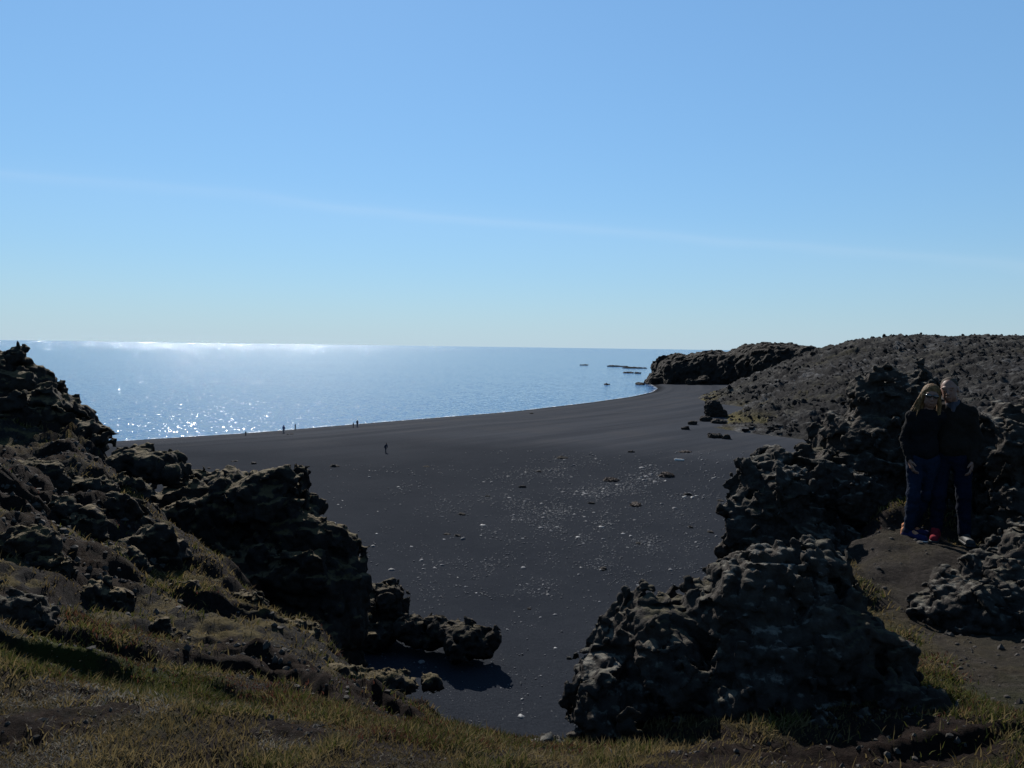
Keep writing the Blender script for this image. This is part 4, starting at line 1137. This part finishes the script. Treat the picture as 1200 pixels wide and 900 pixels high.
        f.ell(L(0, .03, .048), (.083, .097, .083), .01, R); f.ell(L(0, -.085, -.012), (.09, .066, .066), 0, R, True); f.ell(L(0, .02, -.07), (.12, .12, .07), 0, R, True)
        f.noise(lambda p: .004 * fbm(p, .018, 2, 35), .02)
    finish(f, 'hair', M['hair_w' if woman else 'hair_m'], root)
    if woman:
        f = Field(hc - .16, hc + .16, .005)
        for q in (-1, 1):
            f.ell(L(.033 * q, -.108, .01), (.030, .008, .023), 0, R); f.cone(L(.062 * q, -.102, .018), L(.084 * q, .0, .012), .004, .0035, .004)
        f.cone(L(-.01, -.113, .016), L(.01, -.113, .016), .004, .004, .003)
        finish(f, 'sunglasses', M['lens'], root)
    return root


person(1075, 628, 8.15, 'woman with long blown hair and sunglasses, black sweater and blue jeans, on the path', True)
person(1070, 628, 8.15, 'short-haired man in a dark jacket and jeans leaning his head to the woman', False)


# walkers far off on the beach: one figure in several poses
def walker(px, py, hgt, label, top, low, z=None, stride=.2, lean=0.0, turn=0.0, arms=.0):
    g = G(px, py, 2.6); g = G(px, py, ground(g[0], g[1])); g = G(px, py, ground(g[0], g[1]))
    root = bpy.data.objects.new('person', None); COL.objects.link(root); root.location = (g[0], g[1], ground(g[0], g[1]) - .02); root.rotation_euler = (0, 0, turn); root.scale = (hgt / 1.7,) * 3
    tag(root, label, 'person', 'people far off on the beach')
    lo, hi = (-.6, -.6, 0.0), (.6, .6, 1.8)
    hip, ch, hd = V3((0, 0, .9)), V3((lean, 0, 1.35)), V3((lean * 1.25, -.02, 1.58))
    f = Field(lo, hi, .022); f.ell(hd, (.085, .1, .125), .03); f.cone(ch, hd, .06, .05, .04); f.cone(hip, ch, .11, .13, .05)
    for q in (-1, 1):
        f.cone((.09 * q, 0, .88), (.1 * q, stride * q, .06), .075, .045, .04); f.cone((.1 * q, stride * q, .06), (.1 * q, stride * q - .13, .05), .05, .04, .02)
        f.cone(ch + [.17 * q, 0, .03], V3((.24 * q + lean * .6, -stride * q * .6 - arms, 1.08)), .05, .045, .03); f.cone(V3((.24 * q + lean * .6, -stride * q * .6 - arms, 1.08)), V3((.24 * q + lean * .5, -stride * q - arms * 1.6, .84)), .042, .036, .02)
    finish(f, 'body', M['skin'], root)
    f = Field(lo, hi, .022); f.cone(hip + [0, 0, .02], ch, .15, .165, .05)
    for q in (-1, 1):
        f.cone(ch + [.17 * q, 0, .03], V3((.24 * q + lean * .6, -stride * q * .6 - arms, 1.08)), .068, .06, .04); f.cone(V3((.24 * q + lean * .6, -stride * q * .6 - arms, 1.08)), V3((.24 * q + lean * .5, -stride * q * .93 - arms * 1.5, .88)), .058, .05, .03)
    finish(f, 'jacket', top, root)
    f = Field(lo, hi, .022); f.cone((-.06, 0, .9), (.06, 0, .9), .13, .13, .04)
    for q in (-1, 1): f.cone((.09 * q, 0, .86), (.1 * q, stride * q, .1), .1, .075, .04)
    finish(f, 'trousers', low, root)
    f = Field(lo, hi, .022); f.ell(hd + [0, .025, .03], (.1, .105, .115), .02); f.ell(hd + [0, -.1, -.02], (.09, .07, .09), 0, None, True)
    finish(f, 'hair', M['hair_m'], root)
    return root


M['coat_blue'] = plain('blue_coat', (.03, .06, .16)); M['trousers_grey'] = plain('grey_trousers', (.10, .10, .11)); M['coat_dark'] = plain('dark_coat', (.012, .015, .025)); M['coat_mid'] = plain('slate_coat', (.04, .055, .085))
walker(452, 530.5, 1.72, 'lone walker in dark clothes on the open sand, nearest of the distant people', M['coat_dark'], M['coat_dark'], stride=.17, lean=.10, turn=.9)
walker(332.5, 506.5, 1.8, 'distant person in a blue coat by the waterline with pale trousers', M['coat_blue'], M['trousers_grey'], stride=.1, turn=.3)
walker(346, 502.5, 1.5, 'faint small figure at the water right of the blue coat', M['coat_mid'], M['coat_mid'], stride=.08, turn=2.5)
walker(414, 500.3, 1.25, 'child in dark clothes beside an adult at the waterline', M['coat_dark'], M['coat_dark'], stride=.1, turn=1.2)
walker(418.7, 499.6, 1.75, 'adult in dark clothes with a child at the waterline', M['coat_dark'], M['coat_mid'], stride=.15, turn=.2)
walker(288, 509.5, 1.0, 'tiny lone dark figure at the waterline, leftmost of the distant people', M['coat_dark'], M['coat_dark'], stride=.1, turn=.5)
